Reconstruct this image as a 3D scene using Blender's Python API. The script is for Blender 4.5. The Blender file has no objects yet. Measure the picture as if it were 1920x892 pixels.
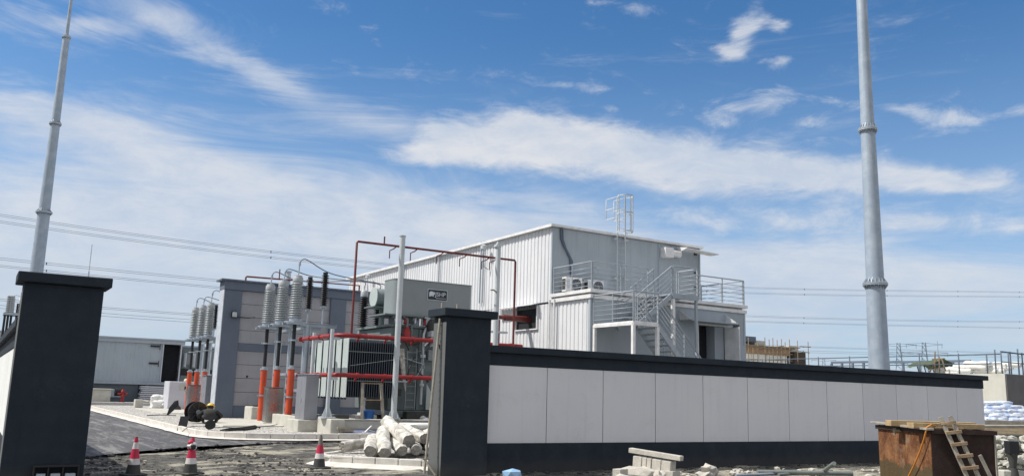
import bpy, bmesh, math, random
from mathutils import Vector as V, Matrix, noise as mn
R = math.radians
random.seed(7)
sc = bpy.context.scene
col = sc.collection
# ------------------------------------------------------------------ camera
F, PIT, YAW, ROL, H = 1608.55, R(10.2858), R(31.7613), R(1.62609), 1.7
fwd = V((math.sin(YAW)*math.cos(PIT), math.cos(YAW)*math.cos(PIT), math.sin(PIT)))
r0 = V((math.cos(YAW), -math.sin(YAW), 0)); u0 = r0.cross(fwd)
rgt = math.cos(ROL)*r0 + math.sin(ROL)*u0
upv = -math.sin(ROL)*r0 + math.cos(ROL)*u0
cam = bpy.data.cameras.new('camera'); cam.sensor_width = 36; cam.sensor_fit = 'HORIZONTAL'
cam.lens = 36*F/1920; cam.clip_end = 9000; cam.clip_start = .1
co = bpy.data.objects.new('camera', cam); col.objects.link(co)
m = Matrix.Identity(4)
for i in range(3):
    m[i][0] = rgt[i]; m[i][1] = upv[i]; m[i][2] = -fwd[i]
m[0][3], m[1][3], m[2][3] = 0, 0, H
co.matrix_world = m; sc.camera = co
def ray(x, y): return rgt*((x-960)/F) - upv*((y-446)/F) + fwd
C0 = V((0, 0, H))
def aZ(x, y, z=0): d = ray(x, y); return C0 + d*((z-H)/d.z)      # surveyed points: on a level, on a plane Y, on a plane X
def aY(x, y, Y): d = ray(x, y); return C0 + d*(Y/d.y)
def aX(x, y, X): d = ray(x, y); return C0 + d*(X/d.x)
# ------------------------------------------------------------------ mesh builder
class MB:
    def __init__(s): s.v = []; s.f = []; s.sm = []
    def add(s, vs, fs, smooth=False):
        o = len(s.v); s.v += [V(p) for p in vs]
        for i, f in enumerate(fs):
            s.f.append([o+k for k in f]); s.sm.append(smooth if isinstance(smooth, bool) else smooth[i])
        return s
    def box(s, x0, x1, y0, y1, z0, z1):
        return s.add([(x, y, z) for x in (x0, x1) for y in (y0, y1) for z in (z0, z1)],
            [(0,1,3,2),(4,6,7,5),(0,4,5,1),(2,3,7,6),(0,2,6,4),(1,5,7,3)])
    def obox(s, c, sx, sy, sz, rot):
        c = V(c); M = rot if isinstance(rot, Matrix) else Matrix.Rotation(rot, 3, 'Z')
        return s.add([c + M @ V((x*sx/2, y*sy/2, z*sz/2)) for x in (-1,1) for y in (-1,1) for z in (-1,1)],
            [(0,1,3,2),(4,6,7,5),(0,4,5,1),(2,3,7,6),(0,2,6,4),(1,5,7,3)])
    def bar(s, a, b, w, h=None, up=(0,0,1)):
        a, b = V(a), V(b); h = h or w; d = (b-a); L = d.length; d.normalize()
        up = V(up)
        if abs(d.dot(up)) > .98: up = V((0,1,0))
        x = d.cross(up).normalized(); z = x.cross(d)
        M = Matrix((x, d, z)).transposed()
        return s.obox((a+b)/2, w, L, h, M)
    def cyl(s, a, b, r, r2=None, n=12, caps=True):
        a, b = V(a), V(b); r2 = r if r2 is None else r2; d = (b-a).normalized()
        up = V((0,0,1)) if abs(d.z) < .95 else V((1,0,0))
        x = d.cross(up).normalized(); y = d.cross(x)
        vs = []; fs = []
        for p, q in ((a, r), (b, r2)):
            for i in range(n):
                t = 2*math.pi*i/n; vs.append(p + x*math.cos(t)*q + y*math.sin(t)*q)
        for i in range(n): fs.append((i, n+i, n+(i+1)%n, (i+1)%n))
        sm = [True]*n
        if caps: fs += [tuple(range(n)), tuple(range(2*n-1, n-1, -1))]; sm += [False, False]
        return s.add(vs, fs, sm)
    def tube(s, pts, r, n=8):
        pts = [V(p) for p in pts]
        if len(pts) == 2: return s.cyl(pts[0], pts[1], r, n=n)
        vs = []; fs = []; x = None
        for k, p in enumerate(pts):
            d = (pts[min(k+1, len(pts)-1)] - pts[max(k-1, 0)]).normalized()
            if x is None:
                up = V((0,0,1)) if abs(d.z) < .9 else V((1,0,0)); x = d.cross(up).normalized()
            x = (x - d*x.dot(d)).normalized(); y = d.cross(x)
            rr = r[k] if isinstance(r, (list, tuple)) else r
            for i in range(n):
                t = 2*math.pi*i/n; vs.append(p + x*math.cos(t)*rr + y*math.sin(t)*rr)
        for k in range(len(pts)-1):
            for i in range(n): fs.append((k*n+i, (k+1)*n+i, (k+1)*n+(i+1)%n, k*n+(i+1)%n))
        L = (len(pts)-1)*n; sm = [True]*len(fs)
        fs += [tuple(range(n)), tuple(range(L+n-1, L-1, -1))]; sm += [False, False]
        return s.add(vs, fs, sm)
    def lathe(s, base, prof, n=20, axis=(0,0,1), smooth=True):
        base = V(base); d = V(axis).normalized()
        up = V((0,0,1)) if abs(d.z) < .95 else V((1,0,0))
        x = d.cross(up).normalized(); y = d.cross(x); vs = []; fs = []
        for r, z in prof:
            for i in range(n):
                t = 2*math.pi*i/n; vs.append(base + d*z + x*math.cos(t)*r + y*math.sin(t)*r)
        for k in range(len(prof)-1):
            for i in range(n): fs.append((k*n+i, (k+1)*n+i, (k+1)*n+(i+1)%n, k*n+(i+1)%n))
        sm = [smooth]*len(fs); L = (len(prof)-1)*n
        fs += [tuple(range(n)), tuple(range(L+n-1, L-1, -1))]; sm += [False, False]
        return s.add(vs, fs, sm)
    def prism(s, poly, z0, z1):
        n = len(poly)
        vs = [(p[0], p[1], z0) for p in poly] + [(p[0], p[1], z1) for p in poly]
        return s.add(vs, [(i, (i+1)%n, n+(i+1)%n, n+i) for i in range(n)] + [tuple(range(n-1, -1, -1)), tuple(range(n, 2*n))])
    def plate(s, pts, t):                                            # a planar polygon given thickness t
        pts = [V(p) for p in pts]; nrm = (pts[1]-pts[0]).cross(pts[2]-pts[0]).normalized()*t; n = len(pts)
        return s.add(pts + [p+nrm for p in pts], [(i, (i+1)%n, n+(i+1)%n, n+i) for i in range(n)] + [tuple(range(n-1, -1, -1)), tuple(range(n, 2*n))])
    def corr(s, axis, fix, a0, a1, z0, z1, pitch=.28, d=.034, sign=-1):   # ribbed sheet steel
        prof = []; a = a0; k = 0
        seq = [(0, 0), (.10, 1), (.68, 1), (.80, 0)]
        while True:
            done = False
            for t, h in seq:
                p = a0 + (k+t)*pitch
                if p >= a1: prof.append((a1, h*d)); done = True; break
                prof.append((p, h*d))
            if done: break
            k += 1
        vs = []
        for p, h in prof:
            for z in (z0, z1):
                vs.append((fix+sign*h, p, z) if axis == 'y' else (p, fix+sign*h, z))
        return s.add(vs, [(2*i, 2*i+2, 2*i+3, 2*i+1) for i in range(len(prof)-1)])
    def rock(s, c, sx, sy, sz, rz=0, sub=1, seed=None, rough=.35):
        bm = bmesh.new(); bmesh.ops.create_icosphere(bm, subdivisions=sub, radius=1)
        o = V((random.random()*50, random.random()*50, random.random()*50)); c = V(c); M = Matrix.Rotation(rz, 3, 'Z')
        vs = []
        for v in bm.verts:
            q = v.co.copy(); k = max(abs(q.x), abs(q.y), abs(q.z)); q = q.lerp(q/k, .55)
            q *= 1 + rough*mn.noise(v.co*1.3+o)
            vs.append(c + M @ V((q.x*sx, q.y*sy, q.z*sz)))
        s.add(vs, [[v.index for v in f.verts] for f in bm.faces], sub > 1); bm.free(); return s
    def build(s, name, mat, parent=None, bevel=0, seg=1):
        root = parent
        while root is not None and root.parent is not None: root = root.parent
        off = root.location if root is not None else V((0,0,0))
        me = bpy.data.meshes.new(name); me.from_pydata([v-off for v in s.v], [], s.f); me.update()
        for p, k in zip(me.polygons, s.sm): p.use_smooth = k
        bm = bmesh.new(); bm.from_mesh(me)
        bmesh.ops.recalc_face_normals(bm, faces=bm.faces)
        if bevel:
            ed = [e for e in bm.edges if len(e.link_faces) == 2 and e.calc_face_angle(0) > R(40)]
            bmesh.ops.bevel(bm, geom=ed, offset=bevel, segments=seg, affect='EDGES', profile=.6)
        for e in bm.edges:
            if len(e.link_faces) == 2 and (e.link_faces[0].smooth != e.link_faces[1].smooth or e.calc_face_angle(0) > R(55)): e.smooth = False
        bm.to_mesh(me); bm.free()
        me.materials.append(mat)
        o = bpy.data.objects.new(name, me); col.objects.link(o)
        if parent is not None: o.parent = parent
        return o
def tag(o, label, cat, group=None):
    o['label'] = label; o['category'] = cat
    if group: o['group'] = group
    return o
def thing(name, label, cat, loc=(0,0,0), group=None):
    o = bpy.data.objects.new(name, None); col.objects.link(o); o.location = loc; o.empty_display_size = .1
    return tag(o, label, cat, group)
def structure(o): o['kind'] = 'structure'; return o
def stuff(o): o['kind'] = 'stuff'; return o
KIDS = {}
def dup(root, loc, label, rz=None):
    KIDS.clear()
    for x in bpy.data.objects:
        if x.parent: KIDS.setdefault(x.parent.name, []).append(x)
    def rec(o, par):
        c = o.copy(); col.objects.link(c); c.parent = par
        for k in KIDS.get(o.name, []): rec(k, c)
        return c
    r = rec(root, None); r.location = loc; r['label'] = label
    if rz is not None: r.rotation_euler[2] = rz
    return r
# ------------------------------------------------------------------ materials
class NT:
    def __init__(s, tree): s.t = tree; s.n = tree.nodes; s.l = tree.links
    def new(s, t, **kw):
        n = s.n.new(t)
        for k, v in kw.items(): setattr(n, k, v)
        return n
    def put(s, sock, v):
        if hasattr(v, 'is_linked') or isinstance(v, bpy.types.NodeSocket): s.l.new(v, sock)
        elif v is not None: sock.default_value = v
    def math(s, op, a, b=None, c=None, clamp=False):
        n = s.new('ShaderNodeMath', operation=op); n.use_clamp = clamp
        s.put(n.inputs[0], a)
        if b is not None: s.put(n.inputs[1], b)
        if c is not None: s.put(n.inputs[2], c)
        return n.outputs[0]
    def noise(s, vec, scale, detail=5, rough=.55, dist=0, dim='3D'):
        n = s.new('ShaderNodeTexNoise'); s.put(n.inputs['Vector'], vec)
        n.inputs['Scale'].default_value = scale; n.inputs['Detail'].default_value = detail
        n.inputs['Roughness'].default_value = rough; n.inputs['Distortion'].default_value = dist
        return n.outputs['Fac']
    def mapr(s, v, a, b, c=0, d=1, smooth=True):
        n = s.new('ShaderNodeMapRange'); n.interpolation_type = 'SMOOTHSTEP' if smooth else 'LINEAR'
        s.put(n.inputs[0], v)
        for i, q in enumerate((a, b, c, d)): s.put(n.inputs[1+i], q)
        return n.outputs[0]
    def mix(s, f, a, b):
        n = s.new('ShaderNodeMix', data_type='RGBA'); s.put(n.inputs[0], f)
        for i, q in ((6, a), (7, b)): s.put(n.inputs[i], tuple(q)+(1,) if isinstance(q, (tuple, list)) and len(q) == 3 else q)
        return n.outputs[2]
    def map(s, vec, sc=(1,1,1), rot=(0,0,0)):
        n = s.new('ShaderNodeMapping'); s.put(n.inputs[0], vec); n.inputs['Scale'].default_value = sc; n.inputs['Rotation'].default_value = rot
        return n.outputs[0]
MC = {}
def mat(name, c1, c2=None, scale=3, lo=.35, hi=.7, rough=.6, metal=0, bump=0, bscale=30, streak=0, grime=None, spec=.5, fine=0, coat=0, vary=0, smudge=None):
    if name in MC: return MC[name]
    M = bpy.data.materials.new(name); M.use_nodes = True; t = NT(M.node_tree); b = M.node_tree.nodes['Principled BSDF']
    co_ = t.new('ShaderNodeTexCoord').outputs['Object']
    oi = t.new('ShaderNodeObjectInfo').outputs['Random']
    if c2 is None: c2 = tuple(x*.82 for x in c1)
    f = t.mapr(t.noise(co_, scale, 6, .6), lo, hi)
    c = t.mix(f, c1, c2)
    if fine:
        c = t.mix(t.math('MULTIPLY', t.mapr(t.noise(co_, 60, 3, .7), .45, .7), fine), c, tuple(x*.55 for x in c1))
    if vary: c = t.mix(t.math('MULTIPLY', oi, vary), c, tuple(x*.6 for x in c1))
    if smudge:
        sm_ = t.math('MULTIPLY', t.mapr(t.noise(co_, 1.7, 7, .7, .8), .52, .72), t.mapr(t.noise(co_, 22, 4, .7), .4, .6)); c = t.mix(t.math('MULTIPLY', sm_, smudge[0]), c, smudge[1])
    if streak:                                                       # rain marks running down
        st = t.mapr(t.noise(t.map(co_, (5, 5, .22)), 1.6, 5, .65), .5, .78)
        c = t.mix(t.math('MULTIPLY', st, streak), c, tuple(x*.5 for x in c1))
    if grime:                                                        # splash zone: height, colour
        z = t.new('ShaderNodeSeparateXYZ'); t.put(z.inputs[0], t.new('ShaderNodeNewGeometry').outputs['Position'])
        g = t.math('ADD', z.outputs[2], t.math('MULTIPLY', t.noise(co_, 2.5, 5, .6), .5*grime[0]))
        c = t.mix(t.math('MULTIPLY', t.mapr(g, grime[0]*1.15, grime[0]*.2), .8), c, grime[1])
    t.put(b.inputs['Base Color'], c)
    t.put(b.inputs['Roughness'], t.mapr(t.noise(co_, scale*2.3, 4), .2, .8, max(.02, rough-.1), min(1, rough+.12)))
    b.inputs['Metallic'].default_value = metal
    b.inputs['Specular IOR Level'].default_value = spec
    if coat: b.inputs['Coat Weight'].default_value = coat
    if bump:
        n = t.new('ShaderNodeBump'); n.inputs['Strength'].default_value = min(1, bump); n.inputs['Distance'].default_value = .02
        t.put(n.inputs['Height'], t.noise(co_, bscale, 5, .65)); t.put(b.inputs['Normal'], n.outputs[0])
    MC[name] = M; return M
DUST = (.16, .15, .13)
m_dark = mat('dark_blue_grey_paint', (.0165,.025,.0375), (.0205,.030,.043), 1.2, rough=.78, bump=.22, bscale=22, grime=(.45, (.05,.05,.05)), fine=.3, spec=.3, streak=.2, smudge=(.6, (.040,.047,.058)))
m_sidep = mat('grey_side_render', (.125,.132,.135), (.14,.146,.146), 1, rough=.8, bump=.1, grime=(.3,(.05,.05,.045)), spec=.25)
m_clad = mat('pale_grey_cladding', (.71,.715,.75), (.75,.75,.77), .5, rough=.7, bump=.06, bscale=6, streak=.15, spec=.3, vary=.16, fine=.06, grime=(.95, (.42,.41,.39)), smudge=(.35, (.50,.49,.46)))
m_cladw = mat('white_cladding', (.78,.79,.77), (.72,.73,.71), .7, rough=.7, streak=.1, spec=.3)
m_joint = mat('joint_shadow_gap', (.05,.05,.055), rough=.9)
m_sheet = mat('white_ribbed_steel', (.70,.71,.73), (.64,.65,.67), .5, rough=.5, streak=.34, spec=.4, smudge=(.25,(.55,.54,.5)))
m_gable = mat('shaded_white_sheet', (.385,.43,.47), (.34,.385,.425), .6, rough=.55, streak=.2, spec=.35)  # white sheet with the grey of its shaded sides put into the colour
m_shade = mat('prefab_grey_sheet', (.40,.45,.50), (.36,.41,.46), .5, rough=.6, streak=.3, spec=.3)
m_trim = mat('white_trim', (.78,.78,.78), rough=.5, streak=.15)
m_rail = mat('galvanised_rail', (.38,.42,.46), rough=.5, metal=.3)
m_galv = mat('galvanised_steel', (.40,.45,.50), (.50,.55,.60), 2.2, rough=.42, metal=.55, fine=.15)
m_mast = mat('mast_steel', (.32,.385,.465), (.40,.465,.54), 2.0, rough=.55, metal=.2, fine=.15, streak=.25)
m_steelbox = mat('stainless_sheet', (.36,.36,.355), (.28,.28,.275), .9, rough=.30, metal=.85, streak=.4)
m_cab = mat('grey_cabinet_steel', (.30,.31,.34), (.26,.27,.30), 2, rough=.4, metal=.3, fine=.2)
m_cabw = mat('pale_cabinet', (.55,.56,.62), (.5,.51,.56), 2, rough=.5)
m_conc = mat('concrete', (.56,.55,.49), (.45,.44,.40), 2.5, rough=.9, bump=.25, bscale=25, fine=.3, spec=.2)
m_kerb = mat('pale_kerb_stone', (.72,.69,.64), (.58,.56,.52), 3, rough=.85, bump=.25, bscale=35, fine=.25, spec=.2)
m_stone = mat('cut_stone', (.60,.57,.51), (.45,.43,.39), 5, rough=.9, bump=.4, bscale=40, fine=.35, spec=.2)
m_orange = mat('orange_pipe', (.68,.088,.028), (.54,.068,.02), 2, rough=.5, streak=.35, fine=.15, smudge=(.35,(.52,.20,.11)))
m_red = mat('red_pipe_paint', (.33,.018,.02), (.22,.014,.016), 3, rough=.5, fine=.3, streak=.3, smudge=(.3,(.30,.10,.08)))
m_dred = mat('dark_red_pipe', (.12,.018,.016), (.16,.025,.02), 3, rough=.5)
m_black = mat('black_rubber', (.014,.015,.018), rough=.55)
m_blackg = mat('black_silicone', (.010,.011,.014), rough=.4)
m_porc = mat('grey_porcelain', (.40,.43,.44), (.34,.37,.385), 2, rough=.3)
m_tank = mat('transformer_paint', (.19,.235,.232), (.14,.18,.178), 1.3, rough=.5, streak=.2, fine=.1)
m_cons = mat('conservator_paint', (.25,.285,.295), (.22,.255,.265), .8, rough=.5, streak=.1)
m_fin = mat('shaded_radiator_fins', (.03,.04,.055), rough=.5)  # shade between the radiator plates put into the fin colour
m_finb = mat('radiator_fin_edge', (.09,.115,.14), rough=.5)  # lighter fin edges set against the painted gap shade
m_rad = mat('radiator_paint', (.47,.53,.52), (.42,.48,.47), 1.2, rough=.5, streak=.15)
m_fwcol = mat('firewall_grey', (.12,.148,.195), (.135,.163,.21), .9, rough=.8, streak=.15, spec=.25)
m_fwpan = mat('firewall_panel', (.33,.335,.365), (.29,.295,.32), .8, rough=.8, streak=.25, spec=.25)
m_fwlit = mat('firewall_sunlit_end', (.50,.54,.60), rough=.8, spec=.25)  # sunlight on the left end put into a lighter colour
m_plast = mat('dusty_white_wrap', (.70,.68,.63), (.36,.34,.30), 5, rough=.75, bump=.6, bscale=14, fine=.3, spec=.3)
m_wend = mat('dirty_roll_end', (.36,.34,.31), (.24,.23,.21), 8, rough=.9, bump=.8, bscale=25)
m_sack = mat('blue_white_sack', (.74,.77,.82), (.36,.48,.74), 6, rough=.6, bump=.4, bscale=12)
m_sackw = mat('white_sack', (.76,.76,.74), (.60,.60,.58), 3, rough=.7, bump=.4, bscale=10)
m_wood = mat('weathered_wood', (.40,.29,.18), (.26,.18,.11), 6, rough=.8, bump=.3, bscale=30, fine=.3)
m_woodp = mat('pale_plank', (.50,.37,.20), (.34,.24,.13), 5, rough=.8, bump=.3, bscale=30, fine=.3)
m_greyw = mat('grey_old_wood', (.38,.35,.29), (.26,.24,.20), 6, rough=.85, bump=.3, fine=.3)
m_cone = mat('cone_magenta_red', (.55,.02,.075), (.48,.02,.06), 4, rough=.5, fine=.15)
m_conew = mat('cone_white_band', (.72,.69,.68), (.6,.57,.56), 6, rough=.5, fine=.2)
m_coneb = mat('cone_black_foot', (.045,.047,.045), (.06,.06,.055), 5, rough=.7)
m_coneg = mat('cone_dusty_tip', (.20,.18,.16), rough=.7)
m_yel = mat('yellow_helmet', (.80,.50,.05), (.72,.44,.04), 3, rough=.3)
m_helw = mat('white_helmet', (.75,.62,.45), rough=.4)
m_jack = mat('black_jacket', (.022,.025,.024), (.035,.038,.034), 6, rough=.9, bump=.5, bscale=14)
m_trou = mat('dark_trousers', (.03,.032,.04), (.045,.045,.05), 6, rough=.9, bump=.4, bscale=14)
m_vest = mat('orange_work_vest', (.62,.16,.04), rough=.8)
m_skin = mat('tanned_skin', (.32,.16,.09), rough=.55)
m_hair = mat('black_hair', (.01,.009,.008), rough=.6)
m_dkint = mat('dark_interior', (.012,.013,.018), rough=.9)
m_glass = mat('dark_opening', (.010,.012,.016), rough=.25)
m_blue = mat('blue_plastic', (.02,.12,.40), rough=.4)
m_bluew = mat('pale_blue_wrap', (.30,.52,.78), (.42,.6,.8), 5, rough=.5)
m_tarp = mat('blue_grey_sheet', (.22,.24,.34), (.17,.185,.27), 3, rough=.45, bump=.4, bscale=8)
m_white = mat('white_paint', (.53,.57,.59), (.46,.50,.52), 2, rough=.5, streak=.25)
m_wire = mat('conductor', (.16,.18,.21), rough=.6)
m_haze = mat('hazed_far_steel', (.22,.27,.34), rough=.8)  # distance haze mixed into the steel colour
m_sign = mat('sign_navy', (.012,.022,.035), rough=.4)
m_signw = mat('sign_white', (.68,.74,.78), rough=.5)
m_ropeo = mat('orange_hose', (.62,.24,.03), rough=.55)
m_green = mat('olive_tarp', (.10,.13,.07), (.06,.08,.045), 2, rough=.8, bump=.5, bscale=6)
m_bamb = mat('bamboo_poles', (.22,.17,.11), (.13,.10,.07), 5, rough=.8)
m_brick = mat('raw_brickwork', (.42,.28,.19), (.33,.22,.15), 3, rough=.9, bump=.3, bscale=20, fine=.4)
m_silver = mat('bright_steel', (.7,.72,.74), rough=.2, metal=.9)
m_greend = mat('dusty_grey_pipe', (.16,.19,.18), (.22,.24,.22), 4, rough=.6)
m_lampg = mat('lamp_glass', (.55,.58,.60), rough=.15)
# rusty tank
def rust_mat():
    M = bpy.data.materials.new('rusted_tank_steel'); M.use_nodes = True; t = NT(M.node_tree); b = M.node_tree.nodes['Principled BSDF']
    c = t.new('ShaderNodeTexCoord').outputs['Object']
    a = t.mix(t.mapr(t.noise(c, 2.2, 8, .65, .6), .36, .66), (.11,.042,.018), (.26,.125,.055))
    a = t.mix(t.math('MULTIPLY', t.mapr(t.noise(t.map(c, (4,4,.35)), 2, 6, .65), .5, .72), .85), a, (.085,.028,.014))
    a = t.mix(t.math('MULTIPLY', t.mapr(t.noise(c, 14, 6, .75), .5, .74), .7), a, (.40,.22,.10))
    a = t.mix(t.math('MULTIPLY', t.mapr(t.noise(c, 1.1, 3, .5, 1.0), .60, .72), .3), a, (.42,.34,.24))
    z = t.new('ShaderNodeSeparateXYZ'); t.put(z.inputs[0], c)
    zz = t.math('ADD', z.outputs[2], t.math('MULTIPLY', t.noise(c, 3, 4), .45))
    a = t.mix(t.math('MULTIPLY', t.mapr(zz, .92, .86), .85), a, (.075,.06,.03))
    t.put(b.inputs['Base Color'], a); b.inputs['Roughness'].default_value = .8; b.inputs['Specular IOR Level'].default_value = .25
    n = t.new('ShaderNodeBump'); n.inputs['Strength'].default_value = .5; n.inputs['Distance'].default_value = .02
    t.put(n.inputs['Height'], t.noise(c, 25, 6, .7)); t.put(b.inputs['Normal'], n.outputs[0])
    return M
m_rust = rust_mat()
m_rustd = mat('shaded_rust', (.028,.015,.012), (.045,.024,.018), 4, rough=.85, streak=.4, bump=.3)  # rust with the shade of the tank's front put into its colour
def ground_mat():
    M = bpy.data.materials.new('dusty_site_ground'); M.use_nodes = True; t = NT(M.node_tree); b = M.node_tree.nodes['Principled BSDF']
    c = t.new('ShaderNodeNewGeometry').outputs['Position']
    big = t.noise(c, .55, 6, .6, .8); mid = t.noise(c, 2.6, 8, .72, .5); fin = t.noise(c, 19, 6, .75)
    trk = t.noise(t.map(c, (.30, .75, 1), (0, 0, R(-62))), 1.0, 7, .66, 1.2)     # wheel-worn sand
    a = t.mix(t.mapr(mid, .38, .60), (.055,.054,.053), (.175,.168,.152))
    a = t.mix(t.math('MULTIPLY', t.mapr(trk, .485, .58), t.mapr(fin, .32, .52)), a, (.46,.43,.345))
    a = t.mix(t.math('MULTIPLY', t.mapr(big, .53, .66), .85), a, (.042,.042,.044))
    a = t.mix(t.math('MULTIPLY', t.mapr(fin, .52, .68), .8), a, (.028,.027,.027))
    a = t.mix(t.math('MULTIPLY', t.mapr(t.noise(c, 45, 4, .7), .58, .72), .6), a, (.40,.38,.34))
    t.put(b.inputs['Base Color'], a); b.inputs['Roughness'].default_value = .95; b.inputs['Specular IOR Level'].default_value = .15
    n = t.new('ShaderNodeBump'); n.inputs['Strength'].default_value = 1; n.inputs['Distance'].default_value = .07
    t.put(n.inputs['Height'], t.math('ADD', t.math('MULTIPLY', mid, .9), t.math('MULTIPLY', fin, .5))); t.put(b.inputs['Normal'], n.outputs[0])
    return M
def asphalt_mat():
    M = bpy.data.materials.new('dusty_asphalt'); M.use_nodes = True; t = NT(M.node_tree); b = M.node_tree.nodes['Principled BSDF']
    c = t.new('ShaderNodeNewGeometry').outputs['Position']
    a = t.mix(t.mapr(t.noise(c, 9, 6, .75), .3, .7), (.055,.056,.062), (.13,.13,.135))
    d = t.noise(t.map(c, (1.7, .16, 1), (0, 0, R(8))), 1.4, 7, .7, .7)
    a = t.mix(t.math('MULTIPLY', t.mapr(d, .48, .66), .8), a, (.27,.265,.26))
    w = t.noise(t.map(c, (.5, .12, 1), (0, 0, R(35))), 1.6, 4, .6, 1.6)
    a = t.mix(t.math('MULTIPLY', t.mapr(t.math('ABSOLUTE', t.math('SUBTRACT', w, .5)), .012, .0), .5), a, (.33,.32,.30))
    a = t.mix(t.math('MULTIPLY', t.mapr(t.noise(c, 50, 3, .7), .56, .7), .5), a, (.20,.20,.20))
    t.put(b.inputs['Base Color'], a); b.inputs['Roughness'].default_value = .8; b.inputs['Specular IOR Level'].default_value = .3
    n = t.new('ShaderNodeBump'); n.inputs['Strength'].default_value = .8; n.inputs['Distance'].default_value = .02
    t.put(n.inputs['Height'], t.noise(c, 30, 6, .75)); t.put(b.inputs['Normal'], n.outputs[0])
    return M
def gravel_mat():
    M = bpy.data.materials.new('pale_gravel'); M.use_nodes = True; t = NT(M.node_tree); b = M.node_tree.nodes['Principled BSDF']
    c = t.new('ShaderNodeNewGeometry').outputs['Position']
    vo = t.new('ShaderNodeTexVoronoi'); t.put(vo.inputs['Vector'], c); vo.inputs['Scale'].default_value = 14
    sp = t.new('ShaderNodeSeparateColor'); t.put(sp.inputs[0], vo.outputs['Color'])
    a = t.mix(sp.outputs[0], (.48,.465,.44), (.82,.80,.75))
    a = t.mix(t.math('MULTIPLY', t.mapr(t.noise(c, .8, 5, .6), .45, .65), .7), a, (.74,.71,.64))
    a = t.mix(t.mapr(vo.outputs['Distance'], .40, .62), a, (.26,.25,.235))
    t.put(b.inputs['Base Color'], a); b.inputs['Roughness'].default_value = .9; b.inputs['Specular IOR Level'].default_value = .2
    n = t.new('ShaderNodeBump'); n.inputs['Strength'].default_value = 1; n.inputs['Distance'].default_value = .04; n.invert = True
    t.put(n.inputs['Height'], vo.outputs['Distance']); t.put(b.inputs['Normal'], n.outputs[0])
    return M
m_ground, m_asph, m_grav = ground_mat(), asphalt_mat(), gravel_mat()
# ------------------------------------------------------------------ sun and sky
SUN = V((-.56, .27, .80)).normalized()
sd = bpy.data.lights.new('sun', 'SUN'); sd.energy = 4.8; sd.angle = R(.5); sd.color = (1, .95, .87)
so = bpy.data.objects.new('sun', sd); col.objects.link(so); so.rotation_euler = SUN.to_track_quat('Z', 'Y').to_euler(); so.location = (0, 0, 60)
W = bpy.data.worlds.new('World'); sc.world = W; W.use_nodes = True
t = NT(W.node_tree); bg = W.node_tree.nodes['Background']
sky = t.new('ShaderNodeTexSky'); sky.sky_type = 'NISHITA'; sky.sun_disc = False
sky.sun_elevation = math.asin(SUN.z); sky.sun_rotation = math.atan2(SUN.x, SUN.y) % (2*math.pi)
sky.air_density = 1.0; sky.dust_density = .6; sky.ozone_density = 2.2; sky.altitude = 300
SKY = .085
gen = t.new('ShaderNodeTexCoord').outputs['Generated']
sx = t.new('ShaderNodeSeparateXYZ'); t.put(sx.inputs[0], gen)
AZ = t.math('MULTIPLY', t.math('ARCTAN2', sx.outputs[0], sx.outputs[1]), 57.29578)
EL = t.math('MULTIPLY', t.math('ARCSINE', t.math('MINIMUM', t.math('MAXIMUM', sx.outputs[2], -1.), 1.)), 57.29578)
def azel(p):
    d = ray(*p).normalized(); return math.degrees(math.atan2(d.x, d.y)), math.degrees(math.asin(d.z))
def cxyz(x, y, z=0.):
    n = t.new('ShaderNodeCombineXYZ'); t.put(n.inputs[0], x); t.put(n.inputs[1], y); t.put(n.inputs[2], z); return n.outputs[0]
P2 = cxyz(AZ, EL)
# cloud noises live on the dome (azimuth, elevation in degrees)
n1 = t.noise(t.map(P2, (.06, .20, 1), (0, 0, R(10))), 1.0, 8, .66, .5)
n2 = t.noise(t.map(P2, (.05, .30, 1), (0, 0, R(20))), 1.0, 8, .68, 1.0)
n3 = t.noise(t.map(P2, (.26, .60, 1)), 1.0, 8, .66, .4)
wx = t.math('MULTIPLY', t.math('SUBTRACT', t.noise(t.map(P2, (.11, .2, 1)), 1., 4), .5), 7.0)
wy = t.math('MULTIPLY', t.math('SUBTRACT', t.noise(t.map(P2, (.10, .22, 1), (0, 0, 1.)), 1.3, 4), .5), 3.4)
AZW, ELW = t.math('ADD', AZ, wx), t.math('ADD', EL, wy)
AZ2, EL2 = t.math('ADD', AZ, t.math('MULTIPLY', wx, .35)), t.math('ADD', EL, t.math('MULTIPLY', wy, .35))
def blob(px, py, rx, ry, rot, wgt, soft=False):
    a, e = azel((px, py)); ax, ex = azel((px+4, py)); ay, ey = azel((px, py+4))
    J = Matrix((((ax-a)/4, (ay-a)/4), ((ex-e)/4, (ey-e)/4))).inverted()
    c, s = math.cos(R(rot)), math.sin(R(rot))
    rows = [((c*J[0][k] + s*J[1][k])/rx, (-s*J[0][k] + c*J[1][k])/ry) for k in (0, 1)]
    A, E_ = (AZ2, EL2) if soft else (AZW, ELW)
    da, de = t.math('SUBTRACT', A, a), t.math('SUBTRACT', E_, e)
    q1 = t.math('ADD', t.math('MULTIPLY', da, rows[0][0]), t.math('MULTIPLY', de, rows[1][0]))
    q2 = t.math('ADD', t.math('MULTIPLY', da, rows[0][1]), t.math('MULTIPLY', de, rows[1][1]))
    r2 = t.math('ADD', t.math('MULTIPLY', q1, q1), t.math('MULTIPLY', q2, q2))
    return t.math('MULTIPLY', t.math('EXPONENT', t.math('MULTIPLY', r2, -1.)), wgt)
def total(lst, soft=False):
    s = None
    for b in lst: v = blob(*b, soft); s = v if s is None else t.math('ADD', s, v)
    return s
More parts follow.
